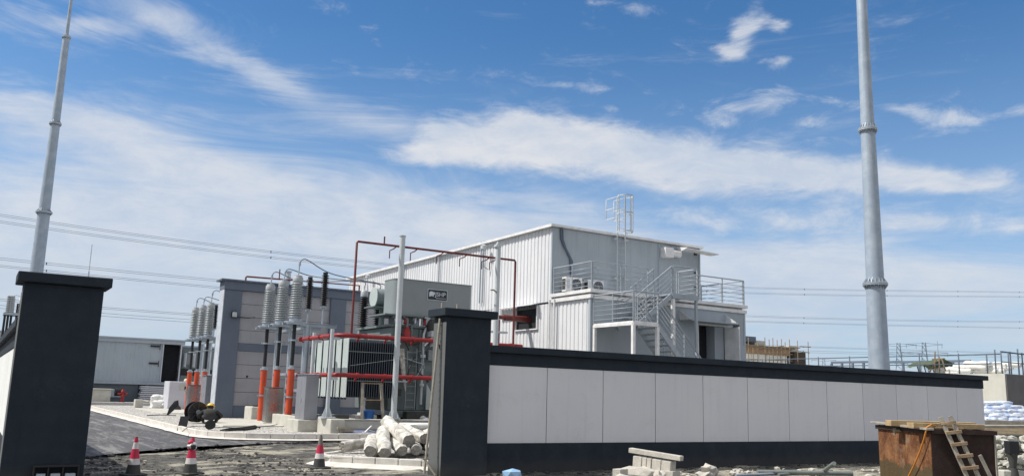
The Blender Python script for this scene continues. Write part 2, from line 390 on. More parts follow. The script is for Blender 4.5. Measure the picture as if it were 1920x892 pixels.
thick = total([(800,293,95,22,2,1.0), (930,275,120,40,3,1.0), (1060,268,160,52,6,1.1), (1230,296,170,42,8,1.1), (1420,318,190,34,5,1.05), (1620,328,180,31,3,1.0), (1800,342,130,22,5,.95), (990,222,70,18,6,.7),
               (830,243,70,26,12,.75), (1310,356,90,18,2,.62), (1480,420,280,34,3,.55), (1780,420,240,34,3,.6), (1150,410,160,26,0,.45)], True)
puffs = total([(1402,40,40,28,-25,.95), (1385,72,36,26,-50,.95), (1362,98,30,16,0,.85), (1470,52,26,16,8,.85), (1456,118,28,20,-15,.85), (1450,184,50,24,0,.95), (1380,198,70,18,-8,.8), (1345,226,40,12,15,.65),
               (1700,208,60,15,3,.85), (1780,224,100,20,3,.95), (1575,192,46,15,8,.85), (1050,158,80,13,6,.85), (1145,208,22,9,0,.8), (1905,208,34,14,0,.7),
               (1498,236,36,12,0,.65), (1185,16,70,18,12,.6), (1560,275,100,14,2,.6)], True)
veil = total([(300,260,440,80,14,.66), (90,225,240,50,6,.75), (110,430,420,120,8,1.0), (520,420,420,90,8,.85), (640,215,200,44,22,.42), (400,95,160,34,32,.52), (520,152,120,26,28,.5), (280,25,150,34,18,.7), (180,48,90,16,6,.8), (50,48,150,28,10,.7),
              (760,240,130,34,14,.35), (880,420,300,60,4,.55), (1300,480,500,60,2,.5), (1750,500,400,50,2,.45), (430,330,260,26,14,.45), (1500,580,620,60,2,.5), (760,420,380,70,4,.5), (200,560,500,80,3,.6)])
hor = t.mapr(EL, 15, 3, 0, 1)                                   # cloud deck thickening to the horizon
d_thick = t.mapr(t.math('ADD', t.math('ADD', thick, t.math('MULTIPLY', t.math('SUBTRACT', n2, .5), 1.3)), t.math('MULTIPLY', t.math('SUBTRACT', n3, .5), 1.5)), .10, 1.18, 0, .97)
d_puff = t.mapr(t.math('ADD', puffs, t.math('MULTIPLY', t.math('SUBTRACT', n3, .5), 3.0)), .22, 1.45, 0, .80)
d_veil = t.mapr(t.math('ADD', t.math('ADD', veil, t.math('MULTIPLY', hor, .78)), t.math('MULTIPLY', t.math('SUBTRACT', n2, .5), 3.0)), .10, 1.62, 0, .86)
far = t.mapr(t.math('ADD', n1, t.math('MULTIPLY', t.math('SUBTRACT', n3, .5), .4)), .30, .56, 0, .95)     # unseen clouds outside the view, thickened to brighten the shaded sides
outm = t.mapr(t.math('ABSOLUTE', t.math('SUBTRACT', AZ, 31.8)), 34, 48)
dens = t.math('MAXIMUM', t.math('MAXIMUM', d_thick, d_veil), t.math('MAXIMUM', d_puff, t.math('MULTIPLY', far, outm)))
# blue from the Nishita sky, deepened a little as the phone recorded it
hs = t.new('ShaderNodeHueSaturation'); t.put(hs.inputs['Color'], sky.outputs[0]); hs.inputs['Saturation'].default_value = 1.12; hs.inputs['Value'].default_value = 1.0
tint = t.new('ShaderNodeMix', data_type='RGBA', blend_type='MULTIPLY'); tint.inputs[0].default_value = 1
t.put(tint.inputs[6], hs.outputs[0]); tint.inputs[7].default_value = (.90, 1.30, 1.52, 1)
gr = t.mix(t.mapr(EL, 25, 0, 0, .62), tint.outputs[2], (5.9, 7.35, 9.6))
shade = t.mapr(t.math('ADD', t.math('MULTIPLY', n3, .5), t.math('MULTIPLY', n1, .5)), .34, .66)
cl = t.mix(shade, (6.6, 7.5, 8.9), (9.3, 9.35, 9.6))
cl = t.mix(outm, cl, (9.6, 9.3, 9.0))  # warmer tone for the added cloud out of view
cl = t.mix(t.mapr(EL, 12, 2, 0, .75), cl, (6.7, 7.45, 8.6))
fin_ = t.mix(t.math('MULTIPLY', dens, .93), gr, cl)
t.put(bg.inputs['Color'], fin_); bg.inputs['Strength'].default_value = SKY
sc.view_settings.view_transform = 'Standard'; sc.view_settings.look = 'None'; sc.view_settings.exposure = 0
# ------------------------------------------------------------------ ground, road, yard
def axis(lo, hi, step, far):
    a = []; x = lo
    while x <= hi+1e-6: a.append(x); x += step
    d = step; L = lo; Hh = hi; pre = []; post = []
    while L > -far: d *= 1.5; L -= d; pre.append(L)
    d = step
    while Hh < far: d *= 1.5; Hh += d; post.append(Hh)
    return pre[::-1] + a + post
xs, ys = axis(-4, 34, .16, 4000), axis(7, 29, .16, 4000)
def gh(x, y):
    w = max(0, min(1, (x+4)/3, (34-x)/3, (y-7)/3, (29-y)/2))
    z = .05*mn.fractal(V((x*.7, y*.7, 0)), 1, 2, 5) + .035*mn.fractal(V((x*2.6, y*2.6, 3)), .9, 2, 4)
    z += .022*max(0, mn.noise(V((x*7, y*7, 9))))
    return -.02*w + z*w*.8 - .06*(1-w)
vs = [(x, y, gh(x, y)) for y in ys for x in xs]; nx = len(xs)
g = MB(); g.add(vs, [(j*nx+i, j*nx+i+1, (j+1)*nx+i+1, (j+1)*nx+i) for j in range(len(ys)-1) for i in range(nx-1)], True)
structure(g.build('ground', m_ground))
# kerb line of the yard (front top edge), rounded at the corner
arc = [V((6.55+2.6-2.6*math.cos(a), 30.3-2.6*math.sin(a)-.0, 0)) for a in [R(k) for k in range(0, 91, 9)]]
kl = [V((6.55, y, 0)) for y in (60, 56, 50, 45, 40, 36, 33)] + arc + [V((x, 27.7, 0)) for x in (10.2, 12, 15, 18, 24, 30, 36)]
def resample(pts, step):
    out = [pts[0]]; acc = 0
    for a, b in zip(pts, pts[1:]):
        L = (b-a).length; d = step-acc
        while d <= L: out.append(a + (b-a)*(d/L)); d += step
        acc = (acc + L) % step
    return out
kp = resample(kl, .75)
def kerb_mesh(pts, z0, z1, w=.13, gap=.008):
    k = MB()
    for a, b in zip(pts, pts[1:]):
        d = (b-a).normalized(); nrm = V((-d.y, d.x, 0)); j = random.uniform(-.006, .006)
        A, B = a + d*gap, b - d*gap
        p = [A, B, B+nrm*w, A+nrm*w]
        k.add([(q.x, q.y, z) for z in (z0, z1+j) for q in p], [(0,1,5,4),(1,2,6,5),(2,3,7,6),(3,0,4,7),(4,5,6,7)])
    return k
k = kerb_mesh(kp, -.05, .25); structure(k.build('kerb', m_kerb, bevel=.012))
# pale haunching strip at the kerb foot
h = MB(); hv = []; hf = []
for i, p in enumerate(kp):
    d = (kp[min(i+1, len(kp)-1)]-kp[max(i-1, 0)]).normalized(); n_ = V((-d.y, d.x, 0)); w = .22 + .09*mn.noise(V((i*.7, 0, 0)))
    hv += [p + V((0,0,.085)), p - n_*w + V((0,0,.05))]
for i in range(len(kp)-1): hf.append((2*i, 2*i+1, 2*i+3, 2*i+2))
h.add(hv, hf); structure(h.build('kerb_haunch', m_kerb))
# asphalt with a broken front edge
edge = [(-6,20.4),(.6,21.0),(2.48,22.2),(3.72,23.7),(5.34,25.3),(7.6,26.45),(9.0,27.1),(10.1,27.66)]
ep = []
for (x0, y0), (x1, y1) in zip(edge, edge[1:]):
    n_ = max(2, int(math.hypot(x1-x0, y1-y0)/.12))
    for i in range(n_):
        f = i/n_; x, y = x0+(x1-x0)*f, y0+(y1-y0)*f
        ep.append((x + .05*mn.noise(V((x*5, y*5, 0))), y + .10*mn.fractal(V((x*3, y*3, 5)), 1, 2, 3)))
poly = ep + [(10.1, 27.75), (9.1, 27.8)] + [(p.x+.05, p.y+.05) for p in reversed(arc[:-2])] + [(6.6, 60), (6.6, 64), (24, 64), (24, 70), (-6, 70)]
a = MB(); n_ = len(poly)
a.add([(p[0], p[1], z) for z in (-.06, .02) for p in poly], [(i, (i+1)%n_, n_+(i+1)%n_, n_+i) for i in range(n_)])
bm = bmesh.new(); bv = [bm.verts.new((p[0], p[1], .02)) for p in poly]; bf = bm.faces.new(bv); bmesh.ops.triangulate(bm, faces=[bf])
bm.verts.index_update(); a.add([v.co.copy() for v in bm.verts], [[v.index for v in f.verts] for f in bm.faces]); bm.free()
structure(a.build('asphalt_road', m_asph))
# gravel yard behind the kerb
yp = [(p.x+.02, p.y+.10) if p.y > 30.5 else (p.x+.09, p.y+.09) for p in kl]
yp = [(6.66, 60)] + yp[1:-1] + [(36, 27.8), (120, 27.8), (120, 63.5), (6.66, 63.5)]
bm = bmesh.new(); bf = bm.faces.new([bm.verts.new((p[0], p[1], .215)) for p in yp]); bmesh.ops.triangulate(bm, faces=[bf]); bm.verts.index_update()
y_ = MB(); y_.add([v.co.copy() for v in bm.verts], [[v.index for v in f.verts] for f in bm.faces]); bm.free()
structure(y_.build('gravel_yard', m_grav))
y2 = MB().box(-6, 120, 69.8, 150, -.1, .2); structure(y2.build('far_gravel_yard', m_grav))
# cement walkway slabs in the gravel
sl = MB().box(8.2, 11.9, 33.2, 39.4, .1, .262); structure(sl.build('concrete_apron', m_conc, bevel=.02))
sl = MB().box(8.6, 14.5, 47.2, 56.0, .1, .255); structure(sl.build('concrete_apron', m_conc, bevel=.02))
fk = MB().box(-4, 16, 69.5, 69.8, -.05, .30); structure(fk.build('far_kerb', m_kerb, bevel=.02))
# ------------------------------------------------------------------ gate pillars and walls
def pillar(x0, x1, y0, y1, zt, label, face=None, parts=()):
    r = thing('gate_pillar', label, 'gate pillar', (x0, y0, 0))
    MB().box(x0, x1, y0, y1, -.2, zt-.17).build('shaft', m_dark, r, bevel=.012)
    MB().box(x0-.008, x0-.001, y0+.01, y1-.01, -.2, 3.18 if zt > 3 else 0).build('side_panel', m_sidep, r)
    MB().box(x0-.11, x1+.11, y0-.11, y1+.11, zt-.168, zt).build('cap', m_dark, r, bevel=.012)
    return r
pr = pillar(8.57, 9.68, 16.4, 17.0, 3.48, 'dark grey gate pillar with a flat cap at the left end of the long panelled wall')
s_ = MB()
for x in (8.62, 9.0): s_.cyl((x, 16.75, 3.47), (x, 16.75, 3.62), .025, n=8)
s_.build('bolt_stub', m_greyw, pr)
MB().box(8.553, 8.561, 16.66, 16.70, 2.62, 2.69).cyl((8.57,16.68,2.69),(8.54,16.68,2.69),.02,n=8).build('cable_outlet', m_black, pr)
MB().cyl((9.17, 16.395, 1.42), (9.17, 16.41, 1.42), .035, n=12).build('fixing_hole', m_black, pr)
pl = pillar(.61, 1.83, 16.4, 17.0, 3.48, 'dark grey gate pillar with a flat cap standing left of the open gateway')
# service tray leaning at its foot: black frame with three pale bays
t_ = thing('meter_tray', 'black framed tray with three pale compartments at the foot of the left pillar', 'utility box', (1.07, 16.38, -.02))
f_ = MB().box(1.06,1.745,16.22,16.38,.315,.345).box(1.06,1.09,16.22,16.38,-.02,.315).box(1.715,1.745,16.22,16.38,-.02,.315)
for x in (1.285, 1.50): f_.box(x-.012, x+.012, 16.22, 16.38, -.02, .314)
f_.build('frame', m_black, t_, bevel=.006)
for x0, x1 in ((1.095,1.268),(1.302,1.483),(1.517,1.71)): MB().box(x0+.02, x1-.01, 16.25, 16.33, -.02, .215).build('meter_cover', m_galv, t_, bevel=.008)
# long front wall
w = thing('boundary_wall', 'long wall of pale grey panels with dark coping and plinth running right from the pillar', 'wall', (9.68, 16.68, 0))
WX = [9.685, 11.40, 13.04, 14.70, 16.34, 17.99, 19.63, 21.27, 22.92, 24.57, 26.19, 27.81, 29.40]
MB().box(9.682, 29.40, 16.70, 16.90, -.2, 2.55).build('wall_core', m_joint, w)
for i in range(12): MB().box(WX[i]+.009, WX[i+1]-.009, 16.68, 16.90+.02, .62, 2.322).build('panel', m_clad, w, bevel=.004)
MB().box(9.683, 29.42, 16.662, 16.94, -.2, .614).build('plinth', m_dark, w, bevel=.006)
MB().box(9.683, 29.42, 16.662, 16.94, 2.327, 2.60).build('cap_band', m_dark, w, bevel=.006)
MB().box(9.684, 29.58, 16.56, 17.04, 2.602, 2.76).build('coping', m_dark, w, bevel=.01)
# side wall going back from the left pillar
w = thing('side_boundary_wall', 'sunlit white panelled wall with dark coping running back behind the left pillar', 'wall', (.70, 17, 0))
MB().box(.72, .92, 17.002, 66, -.2, 2.55).build('wall_core', m_joint, w)
for i in range(24):
    y = 17.01 + i*1.65; MB().box(.70, .94, y, y+1.63, .62, 2.322).build('panel', m_cladw, w, bevel=.004)
MB().box(.682, .96, 17.003, 66, -.2, .614).build('plinth', m_dark, w)
MB().box(.682, .96, 17.003, 66, 2.327, 2.60).build('cap_band', m_dark, w)
MB().box(.58, 1.06, 17.004, 66, 2.602, 2.76).build('coping', m_dark, w, bevel=.01)
# tall leaning tube against the right pillar
t_ = thing('scaffold_tube', 'long rusty steel tube leaning upright against the side of the right pillar', 'tube', (8.36, 16.6, 0))
MB().cyl((8.30, 16.62, .02), (8.515, 16.62, 3.26), .026, n=10).build('tube', m_greyw, t_)
MB().bar((8.29,16.60,.30),(8.46,16.42,.0),.05,.03).bar((8.24,16.6,.31),(8.40,16.6,.31),.03).build('foot_strap', m_greyw, t_)
k = MB()
for i in range(34): k.obox((8.36+.178*(i/33), 16.66, .55+2.6*i/33), .03, .012, .05, Matrix.Rotation((i%2)*1.4, 3, 'Z'))
k.build('chain', m_coneb, t_)
# ------------------------------------------------------------------ lightning masts
def mast(loc, segs, label):
    r = thing('lightning_mast', label, 'mast', loc, 'tall lightning masts')
    x, y, z = loc
    for (z0, z1, r0_, r1_) in segs:
        MB().cyl((x,y,z0), (x,y,z1), r0_, r1_, n=28, caps=True).build('shaft_section', m_mast, r)
    for (z0, z1, a, b_), nx_ in zip(segs, segs[1:]):
        f_ = MB(); rr = b_; R2 = b_*1.34
        f_.cyl((x,y,z1-.05),(x,y,z1-.005),R2,n=28).cyl((x,y,z1+.005),(x,y,z1+.05),R2,n=28)
        for i in range(18):
            c, s = math.cos(i*math.pi/9), math.sin(i*math.pi/9)
            for sg in (-1, 1):
                p0 = V((x+c*rr*.98, y+s*rr*.98, z1+sg*.05)); p1 = V((x+c*R2*.97, y+s*R2*.97, z1+sg*.05)); p2 = V((x+c*nx_[2]*.98, y+s*nx_[2]*.98, z1+sg*.26))
                f_.plate([p0, p1, p2], .014)
            q = V((x+math.cos((i+.5)*math.pi/9)*R2*.9, y+math.sin((i+.5)*math.pi/9)*R2*.9, z1))
            f_.cyl(q-V((0,0,.1)), q+V((0,0,.1)), .02, n=6)
        f_.build('flange', m_galv, r)
    return r
b_ = aY(1648, 690, 21.4)
zz = [aY(1634, 532, 21.4).z, aY(1624, 243, 21.4).z]
mast((b_.x+.02, 21.4, .2), [(.2, zz[0], .43, .36), (zz[0], zz[1], .345, .285), (zz[1], zz[1]+6.3, .27, .205), (zz[1]+6.3, zz[1]+12, .19, .13)], 'thick galvanised lightning mast rising from behind the right part of the long wall')
b_ = aY(67, 508, 70.5)
zz = [aY(79, 398, 70.5).z, aY(100, 232, 70.5).z, aY(121, 70, 70.5).z]
mast((b_.x+.05, 70.5, .2), [(.2, zz[0], .50, .42), (zz[0], zz[1], .39, .32), (zz[1], zz[2], .30, .24), (zz[2], zz[2]+5, .13, .10)], 'slim galvanised lightning mast rising behind the left gate pillar')
p = aY(166, 516, 76); q = aY(169, 458, 76)
r = thing('lightning_rod', 'thin bare lightning rod sticking up right of the slim mast', 'lightning rod', (p.x, 76, .2))
MB().cyl((p.x,76,.2),(p.x,76,q.z-2.2),.055,n=8).build('pole', m_galv, r); MB().cyl((p.x,76,q.z-2.2),(p.x,76,q.z),.028,n=8).build('rod_tip', m_galv, r)
# ------------------------------------------------------------------ low prefab building on the left
b = thing('prefab_building', 'long low grey prefabricated building with one open dark doorway at left', 'building', (0, 77, 0))
X1 = 15.12
wl = MB(); wl.corr('x', 77.25, -2, 13.35, 1.80, 5.28, .32, .012).corr('x', 77.25, 13.35, X1, 5.02, 5.28, .32, .012)
wl.corr('x', 77.25, 15.02, X1, 1.80, 5.02, .3, .03).corr('x', 77.25, 13.35, 13.66, 1.80, 5.02, .32, .03); wl.box(-2, X1-.01, 77.27, 88, 1.8, 1.86).box(-2,X1-.01,87.9,88,1.8,5.3); wl.corr('y', X1, 77.25, 88, 1.80, 5.28, .32, .035, 1)
wl.build('wall', m_shade, b)
MB().box(-2.1, X1+.25, 77.0, 88.2, 5.285, 5.42).box(-2.1, X1+.2, 77.08, 77.2, 5.0, 5.284).build('roof', m_shade, b, bevel=.01)
MB().box(13.66, 15.02, 77.9, 78.0, 1.80, 5.02).build('door_opening', m_dkint, b)
MB().box(13.58,13.66,77.12,77.3,1.86,5.1).box(15.02,15.12,77.12,77.3,1.86,5.1).box(13.66,15.02,77.12,77.3,5.02,5.1).build('door_frame', m_cabw, b)
for z in (4.72, 3.3): MB().box(12.6, 13.3, 77.1, 77.17, z, z+.14).cyl((13.35,77.12,z-.2),(13.35,77.12,z+.3),.03,n=8).build('door_stay', m_black, b)
MB().box(-2, 14.9, 77.10, 77.4, 1.62, 1.795).build('floor_beam', m_shade, b)
MB().box(-2, 12.0, 77.3, 77.6, .1, 1.615).build('plinth', mat('plinth_grey_blue', (.10,.125,.15), (.12,.14,.165), 1, rough=.85, bump=.4, bscale=9), b)
MB().box(9.9, 10.75, 77.24, 77.29, .55, 1.2).build('vent', m_shade, b)
MB().box(12.0, 15, 79, 79.2, .1, 1.61).build('underfloor_wall', m_fwcol, b)
for x in (12.6, 14.6): MB().box(x, x+.2, 77.5, 77.7, .1, 1.615).build('leg', m_shade, b)
r = thing('equipment_cabin', 'grey-green cabin with a dark band seen behind the far insulators', 'cabin', (15.6, 79, .2))
MB().box(15.55, 26, 79, 85, .2, 4.9).build('wall', mat('grey_green_cabin', (.20,.24,.25), (.17,.21,.22), .7, rough=.7, streak=.3), r)
MB().box(15.5, 26.1, 78.9, 85.1, 4.902, 5.05).build('roof', m_shade, r); MB().box(15.53, 26, 78.94, 78.998, 2.5, 3.05).build('dark_band', m_black, r)
for x in (15.75, 16.5): MB().cyl((x,78.7,3.2),(x,78.7,4.4),.13,n=12).build('white_tube', m_white, r)
MB().box(15.9, 16.3, 78.85, 78.998, 3.4, 4.3).build('cabinet_door', m_cab, r)
# stacked pale boards under its right end
r = thing('board_stack', 'stack of pale boards lying under the doorway of the low grey building', 'boards', (12.9, 76.4, .2))
for i in range(9): MB().box(12.05+random.uniform(-.1,.1), 14.0+random.uniform(-.2,.2), 76.1, 77.0, .2+i*.15, .2+i*.15+.10).build('board', m_cabw, r)
# concrete valve pit, hydrant, blocks beyond the road
r = thing('valve_pit', 'low concrete pit wall beside the hydrant in front of the grey building', 'concrete pit', (8.6, 74, .2))
MB().box(7.6, 9.55, 74, 74.15, .1, 1.15).box(9.4, 9.55, 74.15, 75.5, .1, 1.15).box(7.6, 9.39, 75.35, 75.5, .1, 1.15).build('pit_wall', m_conc, r, bevel=.02)
MB().box(7.5, 9.7, 73.9, 75.6, 1.152, 1.22).build('lid', m_conc, r, bevel=.02)
MB().cyl((9.9,74.6,1.0),(10.4,74.6,1.0),.32,n=16).build('drain_pipe', m_black, r)
hx, hy = 10.4, 74.0
r = thing('fire_hydrant', 'small red fire hydrant standing on the far kerb near the left building', 'hydrant', (hx, hy, .2))
MB().lathe((hx,hy,.2), [(.2,0),(.2,.06),(.12,.08),(.12,.75),(.15,.77),(.15,.84),(.12,.9),(.06,1.0),(.05,1.05)], 16).build('barrel', m_red, r)
MB().cyl((hx-.12,hy,.85),(hx-.36,hy,.85),.08,n=12).cyl((hx+.12,hy,.85),(hx+.36,hy,.85),.08,n=12).cyl((hx,hy-.12,.7),(hx,hy-.3,.7),.1,n=12).build('outlet', m_red, r)
o = MB().rock((11.9,74,.3), .5, .3, .13, sub=2).rock((12.3,74.1,.28), .35, .2, .1, sub=2).build('rubble_heap', m_stone); tag(o, 'little heap of pale rubble right of the red hydrant', 'rubble')
o = MB().box(8.95, 9.40, 58.2, 58.8, .2, .72).build('concrete_block', m_conc, bevel=.02); tag(o, 'single square concrete block on the gravel near the kerb end', 'block')
p = aZ(296, 760, .25)
o = MB()
for i in range(5): o.rock((9.9+.28*(i%3), 56.5+.25*(i//3), .45+.32*(i//3)), .34, .30, .28, sub=2, rough=.5)
o = o.build('plastic_sack', m_sackw); tag(o, 'crumpled white plastic sack heap beside the pale cabinet', 'sack')
# pale equipment cabinet
p0, p1 = aZ(303, 767, .25), aZ(346, 766, .25)
r = thing('ground_cabinet', 'large pale lilac-grey cabinet on the gravel left of the far orange pipes', 'cabinet', (p0.x, 55, .2))
MB().box(10.25, 11.95, 55.0, 56.6, .2, 1.88).build('body', m_cabw, r, bevel=.03)
MB().box(10.85, 11.5, 54.98, 55.003, 1.35, 1.7).build('label_plate', m_conc, r); MB().box(11.12, 11.2, 54.972, 54.982, 1.42, 1.6).box(11.2,11.26,54.972,54.982,1.5,1.54).build('handle', m_black, r)
# ------------------------------------------------------------------ firewall
def firewall(y, label, full=True):
    r = thing('firewall', label, 'firewall', (10, y, .2)); Y = y
    for x0 in (10.0, 15.36, 19.6):
        MB().box(x0, x0+.84, Y, Y+.85, .1, 6.28).build('column', m_fwcol, r, bevel=.015)
    for x0, x1 in ((10.842, 15.358), (16.202, 19.598)):
        MB().box(x0, x1, Y+.16, Y+.66, .1, 6.28).build('backing', m_joint, r)
        for z0, z1 in ((.78, 3.38), (3.74, 6.279)):
            for i in range(4):
                h_ = (z1-z0)/4; MB().box(x0, x1, Y+.12, Y+.70, z0+i*h_+.008, z0+(i+1)*h_-.008).build('panel', m_fwpan, r, bevel=.004)
        MB().box(x0, x1, Y+.09, Y+.74, 3.382, 3.738).build('band', m_fwcol, r); MB().box(x0, x1, Y+.09, Y+.74, .1, .775).build('plinth', m_fwcol, r)
    MB().box(9.965, 9.998, Y+.01, Y+.84, .1, 6.28).build('sunlit_end_face', m_fwlit, r)  # thin skin carrying the painted sunlight on the column end
    MB().box(9.95, 20.5, Y-.05, Y+.9, 6.282, 6.70).build('top_beam', m_fwcol, r, bevel=.01); MB().box(9.78, 20.6, Y-.15, Y+1.0, 6.702, 6.78).build('coping', m_fwcol, r)
    return r
fw = firewall(42.3, 'tall grey panelled firewall behind the near orange pipes with a floodlight on its corner')
r = thing('floodlight', 'small square floodlight fixed on the corner column of the firewall', 'floodlight', (10.5, 42.2, 5))
MB().box(10.36, 10.66, 42.12, 42.22, 4.92, 5.24).box(10.48,10.54,42.22,42.3,5.0,5.1).build('housing', m_black, r, bevel=.02); MB().box(10.40, 10.62, 42.108, 42.121, 4.97, 5.20).build('lens', m_lampg, r)
MB().tube([(10.66,42.2,4.98),(11.1,42.25,4.95),(11.5,42.3,5.02),(11.55,42.35,5.04)],.018).build('cable', m_black, r)
MB().box(11.38, 11.46, 42.40, 42.43, 2.12, 2.22).build('cable_port', m_black, fw)
# ------------------------------------------------------------------ cable terminations
def shed_profile(z0, z1, n, rc0, rc1, rs0, rs1):
    pr_ = []
    for i in range(n):
        f = i/n; z = z0+(z1-z0)*f; d = (z1-z0)/n; rc = rc0+(rc1-rc0)*f; rs = rs0+(rs1-rs0)*f
        pr_ += [(rc, z), (rc, z+d*.25), (rs, z+d*.42), (rs*.99, z+d*.5), (rc, z+d*.95)]
    return pr_ + [(rc1, z1)]
TX, TY = 10.95, (38.0, 36.1, 34.2)
def termination(x, y, label, zt):
    r = thing('cable_termination', label, 'cable termination', (x, y, .2), 'high-voltage cable terminations')
    MB().cyl((x,y,.2),(x,y,2.43),.135,n=20).build('orange_pipe', m_orange, r)
    MB().cyl((x,y,2.43),(x,y,2.50),.165,n=16).cyl((x,y,2.5),(x,y,2.58),.1,n=12).build('collar', m_galv, r)
    MB().cyl((x,y,2.58),(x,y,4.28),.075,n=14).build('cable', m_black, r)
    i_ = MB().lathe((x,y,4.46), shed_profile(0,1.45,15,.2,.165,.285,.245), 22).build('insulator', m_porc, r)
    MB().cyl((x,y,4.36),(x,y,4.46),.24,n=20).build('insulator_foot', m_galv, i_)
    MB().lathe((x,y,5.91),[(.2,0),(.21,.03),(.21,.2),(.17,.24),(.17,.29),(.1,.31)],20).build('insulator_head', m_porc, i_)
    MB().cyl((x,y,6.2),(x+.03,y,zt),.03,n=8).cyl((x+.03,y,zt-.12),(x+.03,y,zt),.05,n=8).build('terminal', m_galv, r)
    return r
def rack(x, ys_, label):
    r = thing('termination_rack', label, 'steel rack', (x, ys_[-1], .2))
    for y in ys_:
        MB().cyl((x+.55,y+.05,.25),(x+.55,y+.05,4.2),.15,n=18).cyl((x+.55,y+.05,.25),(x+.55,y+.05,.3),.26,n=14).build('column', m_galv, r)
        pl_ = MB(); a8 = [(x+.42*math.cos(k*math.pi/4+.39), y+.42*math.sin(k*math.pi/4+.39)) for k in range(8)]
        pl_.prism(a8, 4.29, 4.34); pl_.box(x-.42,x+.3,y-.36,y-.26,4.2,4.288).box(x-.42,x+.3,y+.26,y+.36,4.2,4.288)
        pl_.build('head_plate', m_galv, r)
        MB().box(x+.2, x+1.75, y-.09, y+.09, 4.16, 4.286).box(x+.2,x+1.75,y-.13,y+.13,4.287,4.30).build('arm', m_galv, r)
        for z in (1.3, 3.55): MB().box(x-.2, x+.5, y-.03, y+.03, z, z+.06).cyl((x,y,z),(x,y,z+.06),.16,n=16).build('clamp', m_galv, r)
    for z in (1.55, 2.2, 4.05): MB().box(x+.36, x+.44, ys_[-1], ys_[0], z, z+.1).build('rail', m_galv, r)
    return r
def arrester(x, y, label):
    r = thing('surge_arrester', label, 'surge arrester', (x, y, 4.3), 'black surge arresters on rack arms')
    MB().cyl((x,y,4.3),(x,y,5.05),.035,n=10).cyl((x,y,4.97),(x,y,5.05),.12,n=14).build('stem', m_galv, r)
    MB().lathe((x,y,5.05), shed_profile(0,1.3,16,.09,.09,.17,.16), 18).build('insulator', m_blackg, r)
    MB().cyl((x,y,6.35),(x,y,6.45),.1,n=14).build('cap', m_black, r)
    return r
ord_ = ['left', 'middle', 'right']
zts = (6.62, 6.55, 6.75)
tm = [termination(TX, y, 'near grey insulator on an orange pipe, %s of the three before the tall firewall' % ord_[i], zts[i]) for i, y in enumerate(TY)]
for k, (x, y) in enumerate(((12.1, 38.0), (12.1, 36.1), (12.1, 34.2))): arrester(x, y, 'black ribbed arrester beside the near insulators, %s' % ('behind the right grey insulator', 'left of the two in view', 'right of the two in view')[k])
rk = rack(TX, TY, 'galvanised steel rack with long arms carrying the three near insulators')
for i, o in enumerate(tm): dup(o, (10.95, TY[i]+15.0, .2), 'far grey insulator on an orange pipe, %s of the three beyond the firewall' % ord_[i])
ars = [o for o in bpy.data.objects if o.name.startswith('surge_arrester') and o.parent is None]
for i, o in enumerate(ars): dup(o, (12.1, o.location.y+15.0, 4.3), 'black ribbed arrester beside the far insulators, %s' % ('leftmost', 'middle one', 'rightmost, close to the firewall')[i])
dup(rk, (10.95, TY[-1]+15.0, .2), 'galvanised steel rack carrying the three far insulators beyond the firewall')
# jumper wires
def wire(name, label, pts, r=.022, m_=m_wire):
    out = []; P_ = [V(p) for p in pts]; P_ = [P_[0]] + P_ + [P_[-1]]
    for i in range(1, len(P_)-2):
        for k in range(6):
            t_ = k/6; a_, b_, c_, d_ = P_[i-1], P_[i], P_[i+1], P_[i+2]
            out.append(.5*((2*b_) + (c_-a_)*t_ + (2*a_-5*b_+4*c_-d_)*t_*t_ + (3*b_-a_-3*c_+d_)*t_**3))
    out.append(P_[-1])
    o = MB().tube(out, r, 6).build(name, m_); return tag(o, label, 'wire')
for dy, nm in ((0, 'near'), (15, 'far')):
    for i, y in enumerate(TY):
        zt = zts[i]; e = (13.95+.7*i, 34.4+dy, 6.02-.05*i)
        wire('jumper_wire', 'thin curved %s jumper wire from the %s grey insulator towards the transformer' % (nm, ord_[i]),
             [(10.98, y+dy, zt), (11.08, y+dy, zt+.13), (11.3, y+dy, zt+.13), (12.1, y+dy, 6.5), (13.0, (y+34.4)/2+dy, 6.35), (e[0]-.15, e[1], e[2]+.25), e])
# steel cabinets by the pipes
r = thing('control_cabinet', 'tall grey steel cabinet with closed doors on a square concrete block', 'cabinet', (9.85, 29.6, .62))
MB().box(10.03, 10.50, 29.6, 30.58, .625, 2.17).build('body', m_cab, r, bevel=.008); MB().box(9.98, 10.55, 29.54, 30.64, 2.172, 2.20).build('roof', m_silver, r)
MB().box(10.022,10.03,30.1,30.13,.7,2.1).box(10.01,10.029,30.0,30.05,1.2,1.35).build('door_handle', m_galv, r)
o = MB().box(9.81, 10.56, 29.5, 30.7, .1, .62).build('concrete_plinth', m_conc, bevel=.02); tag(o, 'square concrete block under the tall grey steel cabinet', 'plinth')
dup(r, (9.85, 44.6, .62), 'tall grey cabinet half hidden behind the end of the firewall')
o = MB().box(9.81, 10.56, 44.5, 45.7, .1, .62).build('concrete_plinth', m_conc, bevel=.02); tag(o, 'concrete block under the cabinet behind the end of the firewall', 'plinth')
for dy, lb in ((0, 'near'), (14.9, 'far')):
    y = 35.45+dy
    r = thing('steel_guard_box', 'shiny stainless steel box between the %s orange pipes' % lb, 'steel box', (10.8, y, .26))
    MB().box(10.36, 11.04, y-.25, y+.3, .30, 1.68).build('body', m_steelbox, r, bevel=.06, seg=3)
    MB().box(10.34, 11.06, y-.27, y+.32, 1.682, 1.71).build('lid', m_steelbox, r)
    o = MB().box(10.2, 11.5, y-.5, y+.75, .2, .298).build('concrete_plinth', m_conc, bevel=.02); tag(o, 'low concrete footing under the %s stainless box' % lb, 'plinth')
y = 40.6
